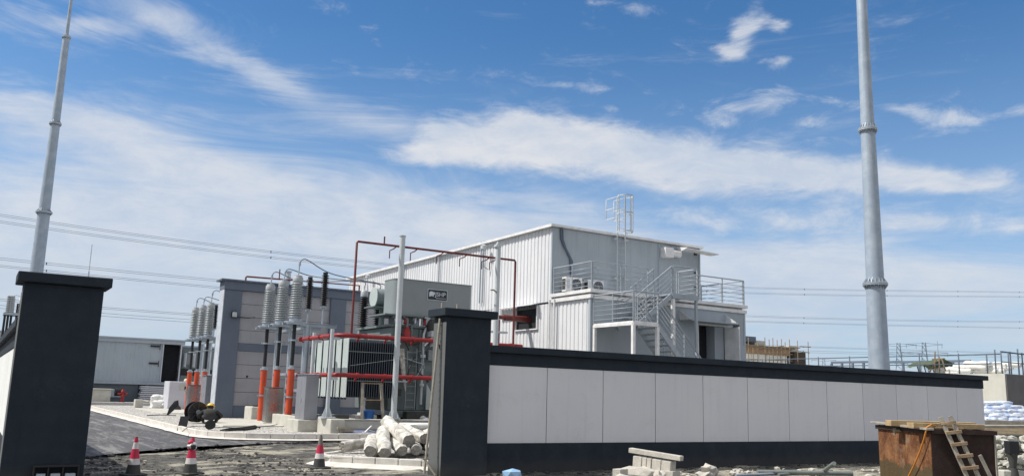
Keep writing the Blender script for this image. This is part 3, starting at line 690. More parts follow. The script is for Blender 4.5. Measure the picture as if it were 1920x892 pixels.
o = MB().box(11.1, 12.2, 40.0, 41.2, .1, .80).build('concrete_plinth', m_conc, bevel=.03); tag(o, 'rough concrete block with a red drum on top before the firewall', 'plinth')
r = thing('red_drum', 'short dull red drum on a concrete block left of the near orange pipes', 'drum', (11.9, 40.5, .8))
MB().lathe((11.95,40.6,.8),[(.22,0),(.22,.1),(.24,.12),(.24,.15),(.22,.17),(.22,.36),(.24,.38),(.24,.41),(.22,.43),(.22,.52),(.2,.54)],20).build('body', mat('dull_crimson', (.32,.03,.07), rough=.5), r)
MB().box(11.3,11.7,40.3,40.6,.802,.86).build('lid', m_black, r)
# ------------------------------------------------------------------ fire-spray ring round the transformer
fr = thing('spray_ring', 'red fire-spray pipework ring on white posts around the near transformer', 'fire pipework', (10.6, 28.6, .7))
XL, XR, YF, YB = 10.75, 18.3, 28.6, 32.4
for z, nm in ((3.55, 'upper_ring_pipe'), (2.18, 'lower_ring_pipe')):
    c_ = .35; pts = [(XL+.02, YB, z)] + [(XL, YF+c_, z)] + [(XL+c_*(1-math.cos(R(a_))), YF+c_*(1-math.sin(R(a_))), z) for a_ in (20,40,60,80)] + [(XL+c_, YF, z), (XR, YF, z)]
    MB().tube(pts, .075, 12).build(nm, m_red, fr)
    nz = MB()
    for i in range(7): x = 11.5+i*1.05; nz.cyl((x,YF,z),(x,YF+.12,z-.12),.025,n=8).cyl((x,YF+.12,z-.12),(x,YF+.18,z-.17),.045,n=8).cyl((x-.04,YF,z),(x+.04,YF,z),.095,n=12)
    for i in range(4): y = 29.4+i*1.1; nz.cyl((XL,y,z),(XL+.12,y,z-.12),.025,n=8).cyl((XL,y-.04,z),(XL,y+.04,z),.095,n=12)
    nz.build('spray_nozzles', m_red, fr)
f_ = MB().tube([(11.2,YF,3.6),(11.2,YF,6.86),(11.24,YF,6.9),(17.86,YF,6.92),(17.9,YF,6.86),(17.9,YF,3.6)], .042, 10)
f_.cyl((11.9+.35,YF,6.92),(12.25,YF,7.2),.03,n=8).build('overhead_frame', m_dred, fr)
nz = MB()
for x in (12.75, 13.6, 14.7, 15.7, 16.7, 17.05): nz.tube([(x,YF,6.9),(x,YF+.25,6.84),(x-.05,YF+.5,6.8),(x-.05,YF+.5,6.5)],.022,6)
nz.build('drop_nozzles', m_dred, fr)
def ring_post(x, y, zb):
    r = MB().cyl((x,y,zb),(x,y,3.75),.068,n=16).build('post', m_white, fr)
    f_ = MB().cyl((x,y,zb-.03),(x,y,zb+.02),.30,n=20)
    for k in range(6):
        c, s = math.cos(k*math.pi/3), math.sin(k*math.pi/3); f_.plate([(x+c*.06,y+s*.06,zb+.02),(x+c*.2,y+s*.2,zb+.02),(x+c*.06,y+s*.06,zb+.36)],.012)
    f_.build('base_flange', m_white, r)
    MB().box(x-.03,x+.28,y-.05,y+.05,3.38,3.47).box(x-.03,x+.28,y-.05,y+.05,2.0,2.1).build('bracket', m_white, r)
ring_post(10.56, 28.75, .74); ring_post(10.80, 31.3, .74)
# pit wall corner
r = thing('pit_wall', 'low concrete containment wall in front of the near transformer', 'low wall', (10.5, 27.8, .2))
MB().box(10.45, 10.95, 28.05, 29.35, .1, .705).build('corner_block', m_conc, r, bevel=.02)
MB().box(10.952, 20.5, 28.3, 28.55, .1, .66).box(10.95,20.5,28.26,28.6,.662,.70).build('wall', m_conc, r, bevel=.012)
MB().box(10.5, 10.75, 29.352, 34.8, .1, .66).box(10.9,20.5,34.6,34.8,.1,.66).build('side_wall', m_conc, r, bevel=.012)
o = MB().box(10.76, 20.5, 28.62, 34.6, .216, .235).build('shaded_pit_floor', m_dkint); tag(o, 'pit floor under the transformer, coloured dark to stand for shade', 'pit floor')  # dark sheet in place of the shade under the transformer
# white poles
def camera_pole(x, zt, zb, label, kind):
    r = thing('camera_pole', label, 'pole', (x, 28.45, zb), 'white tubular poles in front of the transformer')
    MB().cyl((x,28.45,zb),(x,28.45,zt),.102,n=18).cyl((x,28.45,zt),(x,28.45,zt+.03),.125,n=18).build('pole', m_white, r)
    f_ = MB().cyl((x,28.45,zb-.03),(x,28.45,zb+.03),.24,n=18)
    for k in range(6):
        c, s = math.cos(k*math.pi/3), math.sin(k*math.pi/3); f_.plate([(x+c*.1,28.45+s*.1,zb+.02),(x+c*.22,28.45+s*.22,zb+.02),(x+c*.1,28.45+s*.1,zb+.28)],.015)
    f_.build('base_flange', m_white, r)
    if kind:
        MB().tube([(x,28.45,zt),(x,28.4,zt+.12),(x-.12,28.3,zt+.13),(x-.2,28.25,zt+.02)],.035,8).build('bracket', m_white, r)
        MB().lathe((x-.2,28.25,zt-.14),[(.04,0),(.1,.04),(.11,.1),(.09,.16)],14).build('camera_dome', m_white, r)
        MB().tube([(x-.05,28.4,5.55),(x-.25,28.3,5.62),(x-.38,28.28,5.6)],.03,8).build('small_lamp', m_greyw, r)
    return r
camera_pole(12.9, 7.26, .74, 'tall plain white pole standing just right of the shaded radiator front', 0)
camera_pole(17.0, 7.35, .74, 'white pole with a camera arm right of the dark gate pillar', 1)
# ------------------------------------------------------------------ transformer
T = thing('power_transformer', 'large grey power transformer with finned radiators inside the red pipe ring', 'transformer', (15, 31, .25))
MB().box(13.72, 18.0, 30.9, 34.2, .95, 4.15).build('tank', m_tank, T, bevel=.03)
MB().box(13.6, 18.1, 30.8, 34.3, 4.152, 4.24).build('tank_cover', m_tank, T)
MB().box(13.7, 18.0, 31.0, 34.1, .3, .70).build('base_frame', m_coneb, T); MB().box(13.9, 17.9, 30.72, 30.9, .70, .95).build('bottom_flange', m_tank, T)
rb = MB()
for x in (14.9, 16.2, 17.3): rb.box(x, x+.09, 30.80, 30.9, 1.0, 4.1)
rb.box(13.75, 17.95, 30.82, 30.9, 2.9, 3.02); rb.build('stiffener', m_tank, T)
for j in range(6):                                                  # radiator banks: plates side by side
    y0 = 29.85+j*.70; rd = MB(); n_ = 23
    for i in range(1, n_):
        x = 11.62+i*(1.98/(n_-1)); rd.box(x-.010, x+.010, y0, y0+.52, 1.42, 3.52)
    q = rd.build('radiator', m_fin, T)
    if j == 0:
        k = MB()
        for i in range(1, n_): x = 11.62+i*(1.98/(n_-1)); k.box(x-.012, x+.012, y0-.006, y0-.0005, 1.42, 3.52)
        k.build('fin_edges', m_finb, q)
    MB().box(11.605, 11.63, y0-.01, y0+.53, 1.40, 3.54).build('end_plate', m_rad, q, bevel=.006)
    MB().cyl((11.60,y0+.26,3.4),(13.75,y0+.26,3.4),.05,n=10).cyl((11.60,y0+.26,1.5),(13.75,y0+.26,1.5),.05,n=10).build('header_pipe', m_rad, q)
    MB().box(11.6,11.66,y0+.05,y0+.16,1.34,1.42).box(11.6,11.66,y0+.36,y0+.47,1.34,1.42).build('drain_plug', m_black, q)
for z in (2.0, 3.05): MB().box(11.62,13.6,29.825,29.838,z,z+.03).build('radiator_tie', m_tank, T)
MB().bar((11.7,29.83,2.55),(13.5,29.83,2.85),.012).build('stay_wire', m_rad, T)
# conservator: rounded oil box on brackets
cx0, cx1, cy0, cy1, cz0, cz1 = 13.68, 17.12, 30.55, 31.95, 4.62, 5.99
pl_ = []
rr = .42
for cxx, cyy, a0 in ((cx1-rr*.5, cy0+rr*.5, -90), (cx1-rr*.5, cy1-rr*.5, 0), (cx0+rr*.95, cy1-rr*.95, 90), (cx0+rr*.95, cy0+rr*.95, 180)):
    q_ = rr*.5 if a0 in (-90, 0) else rr*.95
    for k in range(13): a_ = R(a0+k*7.5); pl_.append((cxx+q_*math.cos(a_), cyy+q_*math.sin(a_)))
cs = MB(); n_ = len(pl_); cs.add([(p[0],p[1],z) for z in (cz0,cz1) for p in pl_], [(i,(i+1)%n_,n_+(i+1)%n_,n_+i) for i in range(n_)] + [tuple(range(n_-1,-1,-1)), tuple(range(n_,2*n_))], [True]*n_+[False,False])
cons = cs.build('conservator', m_cons, T)
cpl = MB(); pl2 = [((p[0]-15.4)*1.008+15.4, (p[1]-31.25)*1.03+31.25) for p in pl_]; cpl.prism(pl2, cz1+.002, cz1+.03); cpl.build('conservator_lid', m_cons, cons)
for x in (13.9, 16.3): MB().box(x, x+.2, 30.9, 31.6, 4.25, 4.615).build('conservator_leg', m_tank, T)
MB().box(13.25,14.9,30.48,32.2,4.56,4.612).build('conservator_shelf', m_tank, T)
# nameplate with lettering
sx0, sx1, sz0, sz1, sy = 15.06, 15.90, 5.29, 5.69, cy0-.03
pb = MB().box(sx0, sx1, sy, cy0-.002, sz0, sz1).build('nameplate', m_sign, T)
MB().box(sx0-.02,sx1+.02,sy+.003,sy+.02,sz1,sz1+.02).box(sx0-.02,sx1+.02,sy+.003,sy+.02,sz0-.02,sz0).box(sx0-.02,sx0,sy+.003,sy+.02,sz0,sz1).box(sx1,sx1+.02,sy+.003,sy+.02,sz0,sz1).build('rim', m_signw, pb)
def lettering(body, x, z, size, depth, par, y, bold=.012):
    cu = bpy.data.curves.new('lettering', 'FONT'); cu.body = body; cu.size = size; cu.extrude = .002; cu.offset = bold
    ob = bpy.data.objects.new('tmp', cu); col.objects.link(ob)
    me = bpy.data.meshes.new_from_object(ob.evaluated_get(bpy.context.evaluated_depsgraph_get())); bpy.data.objects.remove(ob)
    M_ = Matrix(((1,0,0,x),(0,0,1,y),(0,1,0,z),(0,0,0,1))); off = T.location
    for v in me.vertices: q = V((v.co.x+x, y-v.co.z, v.co.y+z)); v.co = q-off
    me.materials.clear(); me.materials.append(m_signw); o_ = bpy.data.objects.new('lettering', me); col.objects.link(o_); o_.parent = par
lettering('JSHP', sx0+.315, sz0+.15, .235, 0, pb, sy-.004, .001)
lg = MB()                                                            # white beast-like emblem
eb = [(0,.02),(.03,.0),(.06,.03),(.10,.03),(.13,.06),(.16,.01),(.19,.02),(.2,.08),(.24,.1),(.25,.16),(.22,.2),(.16,.2),(.12,.22),(.04,.21),(0,.16)]
ex, ez = sx0+.05, sz0+.11
n_ = len(eb); lg.add([(ex+p[0], sy-.006, ez+p[1]) for p in eb]+[(ex+p[0], sy-.001, ez+p[1]) for p in eb], [tuple(range(n_)), tuple(range(2*n_-1,n_-1,-1))]+[(i,(i+1)%n_,n_+(i+1)%n_,n_+i) for i in range(n_)])
for i in range(9): lg.box(sx0+.36+i*.05, sx0+.39+i*.05, sy-.004, sy-.001, sz0+.06, sz0+.085)
lg.build('emblem', m_signw, pb)
# turret and bushings
MB().lathe((13.82,33.0,5.47),[(.36,0),(.37,.02),(.37,.72),(.30,.76)],28,(1,0,0)).build('end_turret', m_cons, T)
MB().lathe((13.78,33.0,5.47),[(.41,0),(.41,.035)],28,(1,0,0)).build('turret_flange', m_rad, T)
MB().box(13.6,14.7,32.5,33.5,5.02,5.06).cyl((14.2,33,4.2),(14.2,33,5.02),.12,n=12).build('turret_bracket', m_tank, T)
for k in range(3):
    x = 13.95+.70*k; y = 34.4
    bq = MB().lathe((x,y,4.16), shed_profile(.02,1.42,15,.13,.12,.235,.22), 20).build('bushing', m_blackg, T)
    MB().lathe((x,y,5.58),[(.12,0),(.16,.02),(.16,.24),(.1,.3),(.03,.32),(.03,.46)],18).build('bushing_head', m_porc, bq)
    MB().cyl((x,y,4.0),(x,y,4.18),.2,n=18).build('bushing_foot', m_galv, bq)
# clutter on the front of the tank
ld = MB()
for x in (14.35, 14.75): ld.bar((x,30.66,1.0),(x,30.66,3.35),.04)
for i in range(9): ld.bar((14.35,30.66,1.1+i*.26),(14.75,30.66,1.1+i*.26),.025)
ld.build('ladder', m_cons, T)
MB().tube([(15.0,30.62,1.2),(15.0,30.62,3.9),(15.1,30.7,4.1),(15.3,31.0,4.3)],.05,10).cyl((15.0,30.62,3.0),(15.0,30.62,3.12),.11,n=12).cyl((15.0,30.62,1.9),(15.0,30.62,2.0),.10,n=12).build('oil_pipe', m_white, T)
MB().box(13.30,13.68,30.3,30.85,2.15,2.62).build('control_box', m_white, T, bevel=.02); MB().box(13.36,13.6,30.4,30.85,1.55,2.0).build('gauge_box', m_rad, T, bevel=.02)
MB().box(13.15,13.19,30.3,30.34,1.4,3.45).box(13.5,13.54,30.3,30.34,2.62,3.45).box(13.15,13.9,30.3,30.34,3.45,3.5).build('bracket_frame', m_white, T)
MB().lathe((14.25,30.6,3.55),[(.16,0),(.16,.42),(.1,.5),(.1,.6)],14).build('valve_body', m_red, T)
MB().tube([(14.25,30.6,4.15),(14.25,30.6,4.45),(14.0,30.6,4.6),(13.6,30.6,4.5)],.06,8).tube([(14.5,30.7,3.4),(14.5,30.7,4.3),(14.8,30.8,4.5)],.05,8).tube([(13.9,30.5,3.5),(13.95,30.5,4.4),(14.1,30.8,4.5)],.035,8).build('relay_pipe', m_tank, T)
MB().bar((14.95,30.45,3.45),(15.6,30.5,4.1),.07).bar((15.6,30.5,3.3),(15.6,30.5,4.1),.05).box(15.2,15.75,30.35,30.8,3.82,4.05).build('relay_bracket', m_white, T)
MB().lathe((15.45,30.6,4.02),[(.26,0),(.3,.1),(.3,.4),(.2,.5)],16).cyl((15.95,30.6,4.25),(15.95,30.6,4.6),.16,n=14).build('pressure_relief', m_coneb, T)
cv = MB()
for i in range(7): cv.tube([(13.95+.03*i,30.55,3.3),(14.0+.035*i,30.5,2.8-.05*i),(14.1+.03*i,30.52,2.3-.1*i)],.02,5)
cv.build('cable_bundle', m_plast, T)
MB().plate([(15.25,30.7,1.0),(15.9,30.7,1.0),(15.25,30.7,2.0)],.04).build('gusset', m_rad, T)
MB().box(14.2,15.6,30.1,30.5,.3,.93).build('oil_box', m_coneb, T)
MB().lathe((14.98,30.1,.62),[(.11,0),(.11,.1),(.05,.12),(.05,.2)],16,(0,-1,0)).lathe((14.86,30.1,.66),[(.14,0),(.14,.04)],16,(0,-1,0)).cyl((15.02,30.0,.45),(15.02,30.0,.62),.05,n=10).build('drain_valve', m_silver, T)
MB().cyl((12.05,29.2,.9),(12.05,29.2,1.15),.1,.05,n=12).box(11.9,12.2,29.05,29.35,.82,.9).box(12.0,12.1,29.15,29.25,1.15,1.42).build('radiator_foot', m_white, T)
MB().box(11.7,12.5,29.0,29.6,.24,.82).build('foot_block', m_conc, T)
random.seed(31)
for i in range(9):                                                   # small-bore pipework, conduits and boxes on the tank face
    x, z = 13.85+random.random()*2.2, 1.6+random.random()*2.2
    MB().tube([(x,30.72,z),(x,30.55,z),(x+random.uniform(-.5,.5),30.52,z+random.uniform(.2,.7)),(x+random.uniform(-.4,.4),30.7,z+random.uniform(.6,1.0))], .03, 7).build('conduit', (m_rad, m_coneb, m_galv)[i%3], T)
for i, (x, z, w_, h_, mm) in enumerate(((14.05,2.55,.22,.3,m_rad),(14.55,3.5,.3,.22,m_coneb),(15.25,2.9,.34,.42,m_cons),(15.6,2.2,.25,.35,m_rad),(13.95,1.5,.22,.26,m_coneb),(15.35,3.45,.2,.24,m_white),(14.2,4.3,.3,.2,m_coneb),(15.0,4.35,.26,.3,m_galv))):
    MB().box(x, x+w_, 30.62, 30.8, z, z+h_).build('terminal_box', mm, T, bevel=.012)
for i in range(5): x = 13.75+.42*i; MB().lathe((x,30.6,4.26),[(.06,0),(.09,.03),(.05,.06),(.05,.22),(.08,.26)],12).build('valve', (m_galv, m_red)[i%2], T)
MB().bar((13.7,30.45,3.62),(16.2,30.45,3.62),.06).bar((13.7,30.45,2.05),(14.3,30.45,2.05),.05).build('cable_ladder', m_galv, T)
# second bay: spray frame and pole seen above the firewall
r = thing('overhead_spray_pipework', 'dark pipe spray frame showing above the top of the tall firewall', 'fire pipework', (11.3, 43.7, .2))
MB().tube([(11.3,43.7,.2),(11.3,43.7,7.12),(11.34,43.7,7.16),(17.4,43.7,7.24),(17.4,43.7,.2)],.045,10).cyl((13.0,43.7,7.18),(13.0,43.7,7.7),.03,n=8).build('pipe', m_dred, r)
camera2 = thing('camera_pole', 'short pale pole top showing above the firewall behind the insulators', 'pole', (13.75, 43.9, .2))
x = aY(541, 520, 43.9).x
MB().cyl((x,43.9,.2),(x,43.9,aY(541,510,43.9).z),.12,n=16).cyl((x,43.9,aY(541,510,43.9).z),(x,43.9,aY(541,510,43.9).z+.05),.16,n=16).build('pole', m_galv, camera2)
# trestle, bucket, sheet
r = thing('wooden_trestle', 'dark wooden trestle frame leaning in front of the shaded radiator', 'trestle', (11.9, 28.9, .24))
MB().bar((11.86,28.8,.24),(11.98,29.2,1.95),.10,.06).build('leg', m_greyw, r); MB().bar((12.72,28.8,.24),(12.68,29.2,1.95),.10,.06).build('leg', m_greyw, r)
MB().bar((11.96,29.18,1.93),(12.70,29.18,1.93),.05,.04).bar((11.93,29.05,1.35),(12.7,29.05,1.35),.05,.04).build('crossbar', m_wood, r)
p = aY(692, 786, 28.95)
r = thing('plastic_bucket', 'small bright blue plastic bucket under the trestle', 'bucket', (p.x, 29.0, .24))
MB().lathe((p.x,29.0,.62),[(.15,0),(.2,.34),(.215,.35),(.215,.37)],18).build('tub', m_blue, r)
o = MB().box(p.x-.3,p.x+.3,28.7,29.3,.236,.618).build('concrete_block', m_conc, bevel=.02); tag(o, 'concrete block carrying the blue bucket', 'block')
sh = MB(); nx_ = 16
for j in range(7):
    for i in range(nx_): sh.v.append(V((10.9+i*.2, 27.85+j*.065, .222+.16*j/6*(1 if i > 1 else .6)+.03*mn.noise(V((i*.5,j*.8,2))))))
for j in range(6):
    for i in range(nx_-1): sh.f.append([j*nx_+i, j*nx_+i+1, (j+1)*nx_+i+1, (j+1)*nx_+i]); sh.sm.append(True)
o = sh.build('plastic_sheet', m_tarp); tag(o, 'blue-grey plastic sheet lying between kerb and pit wall', 'sheet')
o = MB().bar((11.55,27.82,.26),(11.85,27.9,.5),.05,.02).bar((11.75,27.85,.36),(12.0,27.9,.30),.06,.02).bar((11.5,27.8,.3),(11.7,27.82,.26),.05,.02).build('wrap_scrap', m_sackw); tag(o, 'torn white scrap on the blue-grey plastic sheet', 'scrap')
o = MB().obox((10.95,27.95,.42),.62,.06,.07,.1).obox((11.0,28.0,.34),.5,.06,.07,-.05).build('timber_offcut', m_greyw); tag(o, 'short grey timber offcut against the pit wall corner block', 'timber')
# ------------------------------------------------------------------ main white building
B = thing('switchgear_building', 'two-storey white ribbed-steel building with an outside balcony and open door', 'building', (20.8, 27.44, .2))
BX, BY0, BY1, BX1, YU = 20.8, 27.44, 54.0, 29.48, 30.25
lw = MB(); WY0, WY1, WZ0, WZ1 = 31.28, 33.06, 4.54, 5.50
lw.corr('y', BX+.04, BY0, WY0, .2, 5.56).corr('y', BX+.04, WY0, WY1, .2, WZ0).corr('y', BX+.04, WY1, BY1, .2, 5.62)
lw.build('lower_side_wall', m_sheet, B)
MB().box(20.9, 21.6, WY0, WY1, WZ0, WZ1).build('window_recess', m_dkint, B)
wf = MB().box(20.72,20.84,WY0-.05,WY0,WZ0-.05,WZ1+.05).box(20.72,20.84,WY1,WY1+.05,WZ0-.05,WZ1+.05).box(20.72,20.84,WY0,WY1,WZ0-.05,WZ0); wf.build('window_frame', m_trim, B)
MB().plate([(20.76,WY0-.1,5.62),(20.76,WY1+1.4,5.62),(20.40,WY1+1.4,5.53),(20.40,WY0-.1,5.53)],.03).build('window_hood', m_trim, B)
# front of the lower storey
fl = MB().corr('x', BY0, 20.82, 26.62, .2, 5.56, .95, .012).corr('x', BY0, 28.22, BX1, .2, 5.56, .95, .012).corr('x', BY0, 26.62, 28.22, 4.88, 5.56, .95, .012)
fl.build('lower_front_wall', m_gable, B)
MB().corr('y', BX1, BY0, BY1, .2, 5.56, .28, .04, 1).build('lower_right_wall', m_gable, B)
MB().box(20.74, 20.9, BY0-.03, BY0+.12, .2, 5.563).build('corner_post', m_gable, B, bevel=.01); MB().box(BX1-.08, BX1+.04, BY0-.04, BY0+.1, .2, 5.563).build('corner_post', m_gable, B, bevel=.01)
MB().box(26.62, 27.66, BY0+.5, BY0+.6, .9, 4.88).build('doorway', m_dkint, B)
MB().box(27.66, 28.2, BY0+.02, BY0+.08, .9, 4.86).box(27.60,27.66,BY0-.03,BY0+.5,.9,4.88).build('door_panel', m_gable, B, bevel=.008)
dl = MB().box(28.20, 28.25, 26.55, BY0-.01, .95, 4.84).build('open_door', m_trim, B, bevel=.008); MB().box(28.17, 28.199, 26.66, 26.72, 2.9, 3.1).build('handle', m_black, dl)
MB().box(26.56,26.62,BY0-.05,BY0+.1,.9,4.95).box(26.62,28.26,BY0-.05,BY0+.1,4.881,4.95).build('door_frame', m_trim, B)
cn = MB().box(25.5, 28.35, 26.65, BY0-.035, 4.955, 5.01).build('door_canopy', m_gable, B)
for x in (25.55, 28.28): MB().plate([(x,BY0-.04,5.012),(x,26.70,5.012),(x,BY0-.04,5.42)],.03).build('gusset', m_trim, cn)
MB().box(28.75, 29.05, BY0-.09, BY0-.031, 4.78, 5.08).build('wall_vent', m_coneb, B)
MB().box(28.4, BX1-.09, BY0-.06, BY0-.031, .2, 4.10).build('lower_panel', m_shade, B)
# balcony slab on the lower roof
MB().box(20.68, 29.6, BY0-.12, YU, 5.80, 5.94).box(20.70, 20.85, BY0-.1, YU+.02, 5.565, 5.72).box(20.86, 29.58, BY0-.08, BY0+.1, 5.565, 5.72).box(20.9,29.5,BY0+.12,YU,5.74,5.798).build('balcony_slab', m_trim, B, bevel=.006)
# upper storey
MB().corr('y', BX+.03, YU, BY1, 5.64, 8.90).build('upper_side_wall', m_sheet, B)
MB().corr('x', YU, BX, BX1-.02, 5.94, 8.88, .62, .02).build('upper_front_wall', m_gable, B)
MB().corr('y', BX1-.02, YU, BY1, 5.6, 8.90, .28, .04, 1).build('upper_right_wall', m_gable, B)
MB().box(20.76, 20.84, YU-.04, YU+.06, 5.95, 8.89).build('corner_post', m_gable, B); MB().box(BX1-.06, BX1+.02, YU-.05, YU+.05, 5.95, 8.89).build('corner_post', m_gable, B)
MB().box(20.64, 29.62, YU-.16, BY1+.2, 8.905, 8.985).box(20.61,20.64,YU-.17,BY1+.2,8.88,9.0).box(20.64,29.62,YU-.18,YU-.161,8.90,9.0).build('roof', m_trim, B)
cg = MB().plate([(28.05,YU-.18,8.70),(30.05,YU-.18,8.62),(30.05,YU-.75,8.62),(28.05,YU-.75,8.70)],.035).build('upper_canopy', m_trim, B)
MB().plate([(28.04,YU-.03,8.50),(28.04,YU-.75,8.72),(28.04,YU-.03,8.82)],.03).build('gusset', m_trim, cg)
dq = MB().box(26.95, 27.45, YU-.42, YU-.02, 8.20, 8.66).build('vent_duct', m_trim, B, bevel=.01)
MB().cyl((27.45,YU-.22,8.46),(28.0,YU-.22,8.44),.16,n=18).build('duct_pipe', m_trim, dq)
MB().box(26.82,26.86,YU-.06,YU-.012,6.0,8.85).build('cable_tray', m_shade, B)
MB().tube([(21.2,YU-.06,8.85),(21.22,YU-.07,8.4),(21.45,YU-.07,8.0),(21.72,YU-.07,7.6),(21.78,YU-.07,7.0),(21.78,YU-.07,6.4)],.055,8).tube([(21.3,YU-.05,8.85),(21.32,YU-.05,8.4),(21.52,YU-.05,7.95),(21.84,YU-.05,7.5),(21.86,YU-.05,6.4)],.03,8).build('cable_run', m_fwcol, B)
for z in (8.55, 7.6, 6.9): MB().box(29.1,29.26,YU-.1,YU-.013,z,z+.12).build('door_stay', m_coneb, B)
for y, z0 in ((45.2,6.2),(40.8,6.0),(36.3,6.0),(36.05,6.0)):
    MB().cyl((20.70,y,z0),(20.70,y,9.05),.035,n=8).build('conduit', m_shade, B)
for y in (29.85, 30.2): MB().cyl((20.68,y,.3),(20.68,y,5.7),.05,n=10).build('downpipe', m_trim, B)
for y in (35.6, 50.0):
    q = MB().tube([(20.72,y,7.6),(20.5,y,7.7),(20.4,y,8.3),(20.45,y,8.55)],.03,8).build('wall_lamp_arm', m_galv, B); MB().lathe((20.45,y,8.5),[(.05,0),(.16,.06),(.16,.22),(.05,.28)],14).build('wall_lamp', m_white, q)
# rails
def rail(parent, a, b, h=1.12, bars=6, posts=None, mt=None, r=.022):
    a, b = V(a), V(b); n_ = posts or max(2, round((b-a).length/1.35)+1); up = V((0,0,1)); mt = mt or m_rail
    for i in range(n_):
        p = a.lerp(b, i/(n_-1)); MB().cyl(p, p+up*h, .026, n=8).build('rail_post', mt, parent)
    k = MB()
    k.cyl(a+up*h, b+up*h, .03, n=8)
    k.build('handrail', mt, parent)
    k = MB()
    for i in range(bars-1): z = .14+(h-.2)*i/(bars-1); k.cyl(a+up*z, b+up*z, .013, n=6)
    k.build('rail_bars', mt, parent)
rail(B, (20.84,27.47,5.94), (20.84,30.15,5.94), posts=3)
rail(B, (20.88,27.45,5.94), (23.8,27.45,5.94), posts=3)
rail(B, (25.42,27.45,5.94), (29.5,27.45,5.94), posts=4)
rail(B, (29.5,27.52,5.94), (29.5,30.15,5.94), posts=3)
# outside stair
S = thing('steel_staircase', 'grey steel outside staircase with a railed landing in front of the white building', 'staircase', (20.9, 24.9, .2))
LZ, LX0, LX1, LY0, LY1, SY = 4.53, 20.86, 22.08, 24.9, 27.36, 26.16
MB().box(LX0, LX1, LY0, LY1, LZ-.05, LZ).box(LX0-.03, LX0+.05, LY0, LY1, LZ-.16, LZ-.051).box(LX0, LX1, LY0-.03, LY0+.05, LZ-.16, LZ-.052).build('landing', m_trim, S)
for x, y in ((LX0+.02, LY0+.02), (LX0+.04, LY1-.05), (LX1-.02, LY0+.02)): MB().box(x-.06, x+.06, y-.06, y+.06, .2, LZ-.165).build('column', m_trim, S)
rail(S, (LX0, LY0, LZ), (LX0, LY1, LZ), posts=3); rail(S, (LX0+.02, LY0-.01, LZ), (LX1, LY0-.01, LZ), posts=3)
def flight(x0, z0, x1, z1, y0, y1, n):
    for y in (y0, y1): MB().bar((x0,y,z0-.1),(x1,y,z1-.1),.05,.2).build('stringer', m_rail, S)
    for i in range(1, n+1):
        f = (i-.5)/n if z1 > z0 else (i-.2)/n; x = x0+(x1-x0)*f; z = z0+(z1-z0)*f
        MB().box(x-.14, x+.14, y0+.03, y1-.03, z-.02, z+.02).build('tread', m_rail, S)
    for y in (y0, y1):
        hr = MB().cyl((x0,y,z0+1.1),(x1,y,z1+1.1),.03,n=8).build('handrail', m_rail, S)
        mb = MB()
        for h_ in (.3,.5,.7,.9): mb.cyl((x0,y,z0+h_),(x1,y,z1+h_),.013,n=6)
        mb.build('rail_bars', m_rail, S)
        m_ = max(3, round(abs(x1-x0)/1.3)+1)
        for i in range(m_): f = i/(m_-1); x = x0+(x1-x0)*f; z = z0+(z1-z0)*f; MB().cyl((x,y,z-.1),(x,y,z+1.1),.024,n=8).build('rail_post', m_rail, S)
flight(LX1, LZ, 24.0, 5.94, SY+.06, 27.34, 7)
flight(LX1, LZ, 26.2, .22, LY0+.03, SY-.06, 20)
MB().box(24.0, 25.4, SY, 27.31, 5.86, 5.93).box(24.0,25.4,SY-.02,SY+.05,5.72,5.859).build('landing', m_rail, S)
MB().box(23.98, 24.11, SY-.02, SY+.11, .2, 5.70).build('column', m_trim, S); MB().box(25.28, 25.38, SY, SY+.1, .2, 5.72).build('column', m_gable, S)
rail(S, (24.05, SY+.02, 5.94), (25.4, SY+.02, 5.94), posts=2); rail(S, (25.4, SY+.05, 5.94), (25.4, 27.3, 5.94), posts=2)
# caged roof ladder
L = thing('roof_ladder', 'white caged ladder standing up past the roof edge of the white building', 'ladder', (24.4, 30.1, 5.95))
for x in (24.2, 24.66): MB().cyl((x,30.02,5.95),(x,30.02,10.72),.03,n=8).build('stile', m_white, L)
for i in range(15): z = 6.25+i*.3; MB().cyl((24.2,30.02,z),(24.66,30.02,z),.010,n=6).build('rung', m_white, L)
for z in (9.05, 9.9, 10.7):
    pts = [(24.2,30.02,z)] + [(24.43-.36*math.cos(R(a_)), 29.80-.42*math.sin(R(a_)), z) for a_ in range(0,181,20)] + [(24.66,30.02,z)]
    k = MB()
    for a_, b_ in zip(pts, pts[1:]): k.bar(a_, b_, .012, .06)
    k.build('cage_hoop', m_white, L)
for a_ in (10, 50, 90, 130, 170): x, y = 24.43-.36*math.cos(R(a_)), 29.80-.42*math.sin(R(a_)); MB().bar((x,y,9.05),(x,y,10.72),.04,.012).build('cage_bar', m_white, L)
for x in (24.2, 24.66):
    k = MB()
    for z in (9.75, 10.2, 10.7): k.cyl((x,30.02,z),(x,30.85,z),.02,n=6)
    k.cyl((x,30.85,9.75),(x,30.85,10.7),.02,n=6); k.build('roof_guard', m_white, L)
for z in (6.9, 8.7):
    MB().box(24.05,24.20,30.0,30.24,z,z+.06).box(24.66,24.85,30.0,30.24,z,z+.06).build('wall_bracket', m_white, L)
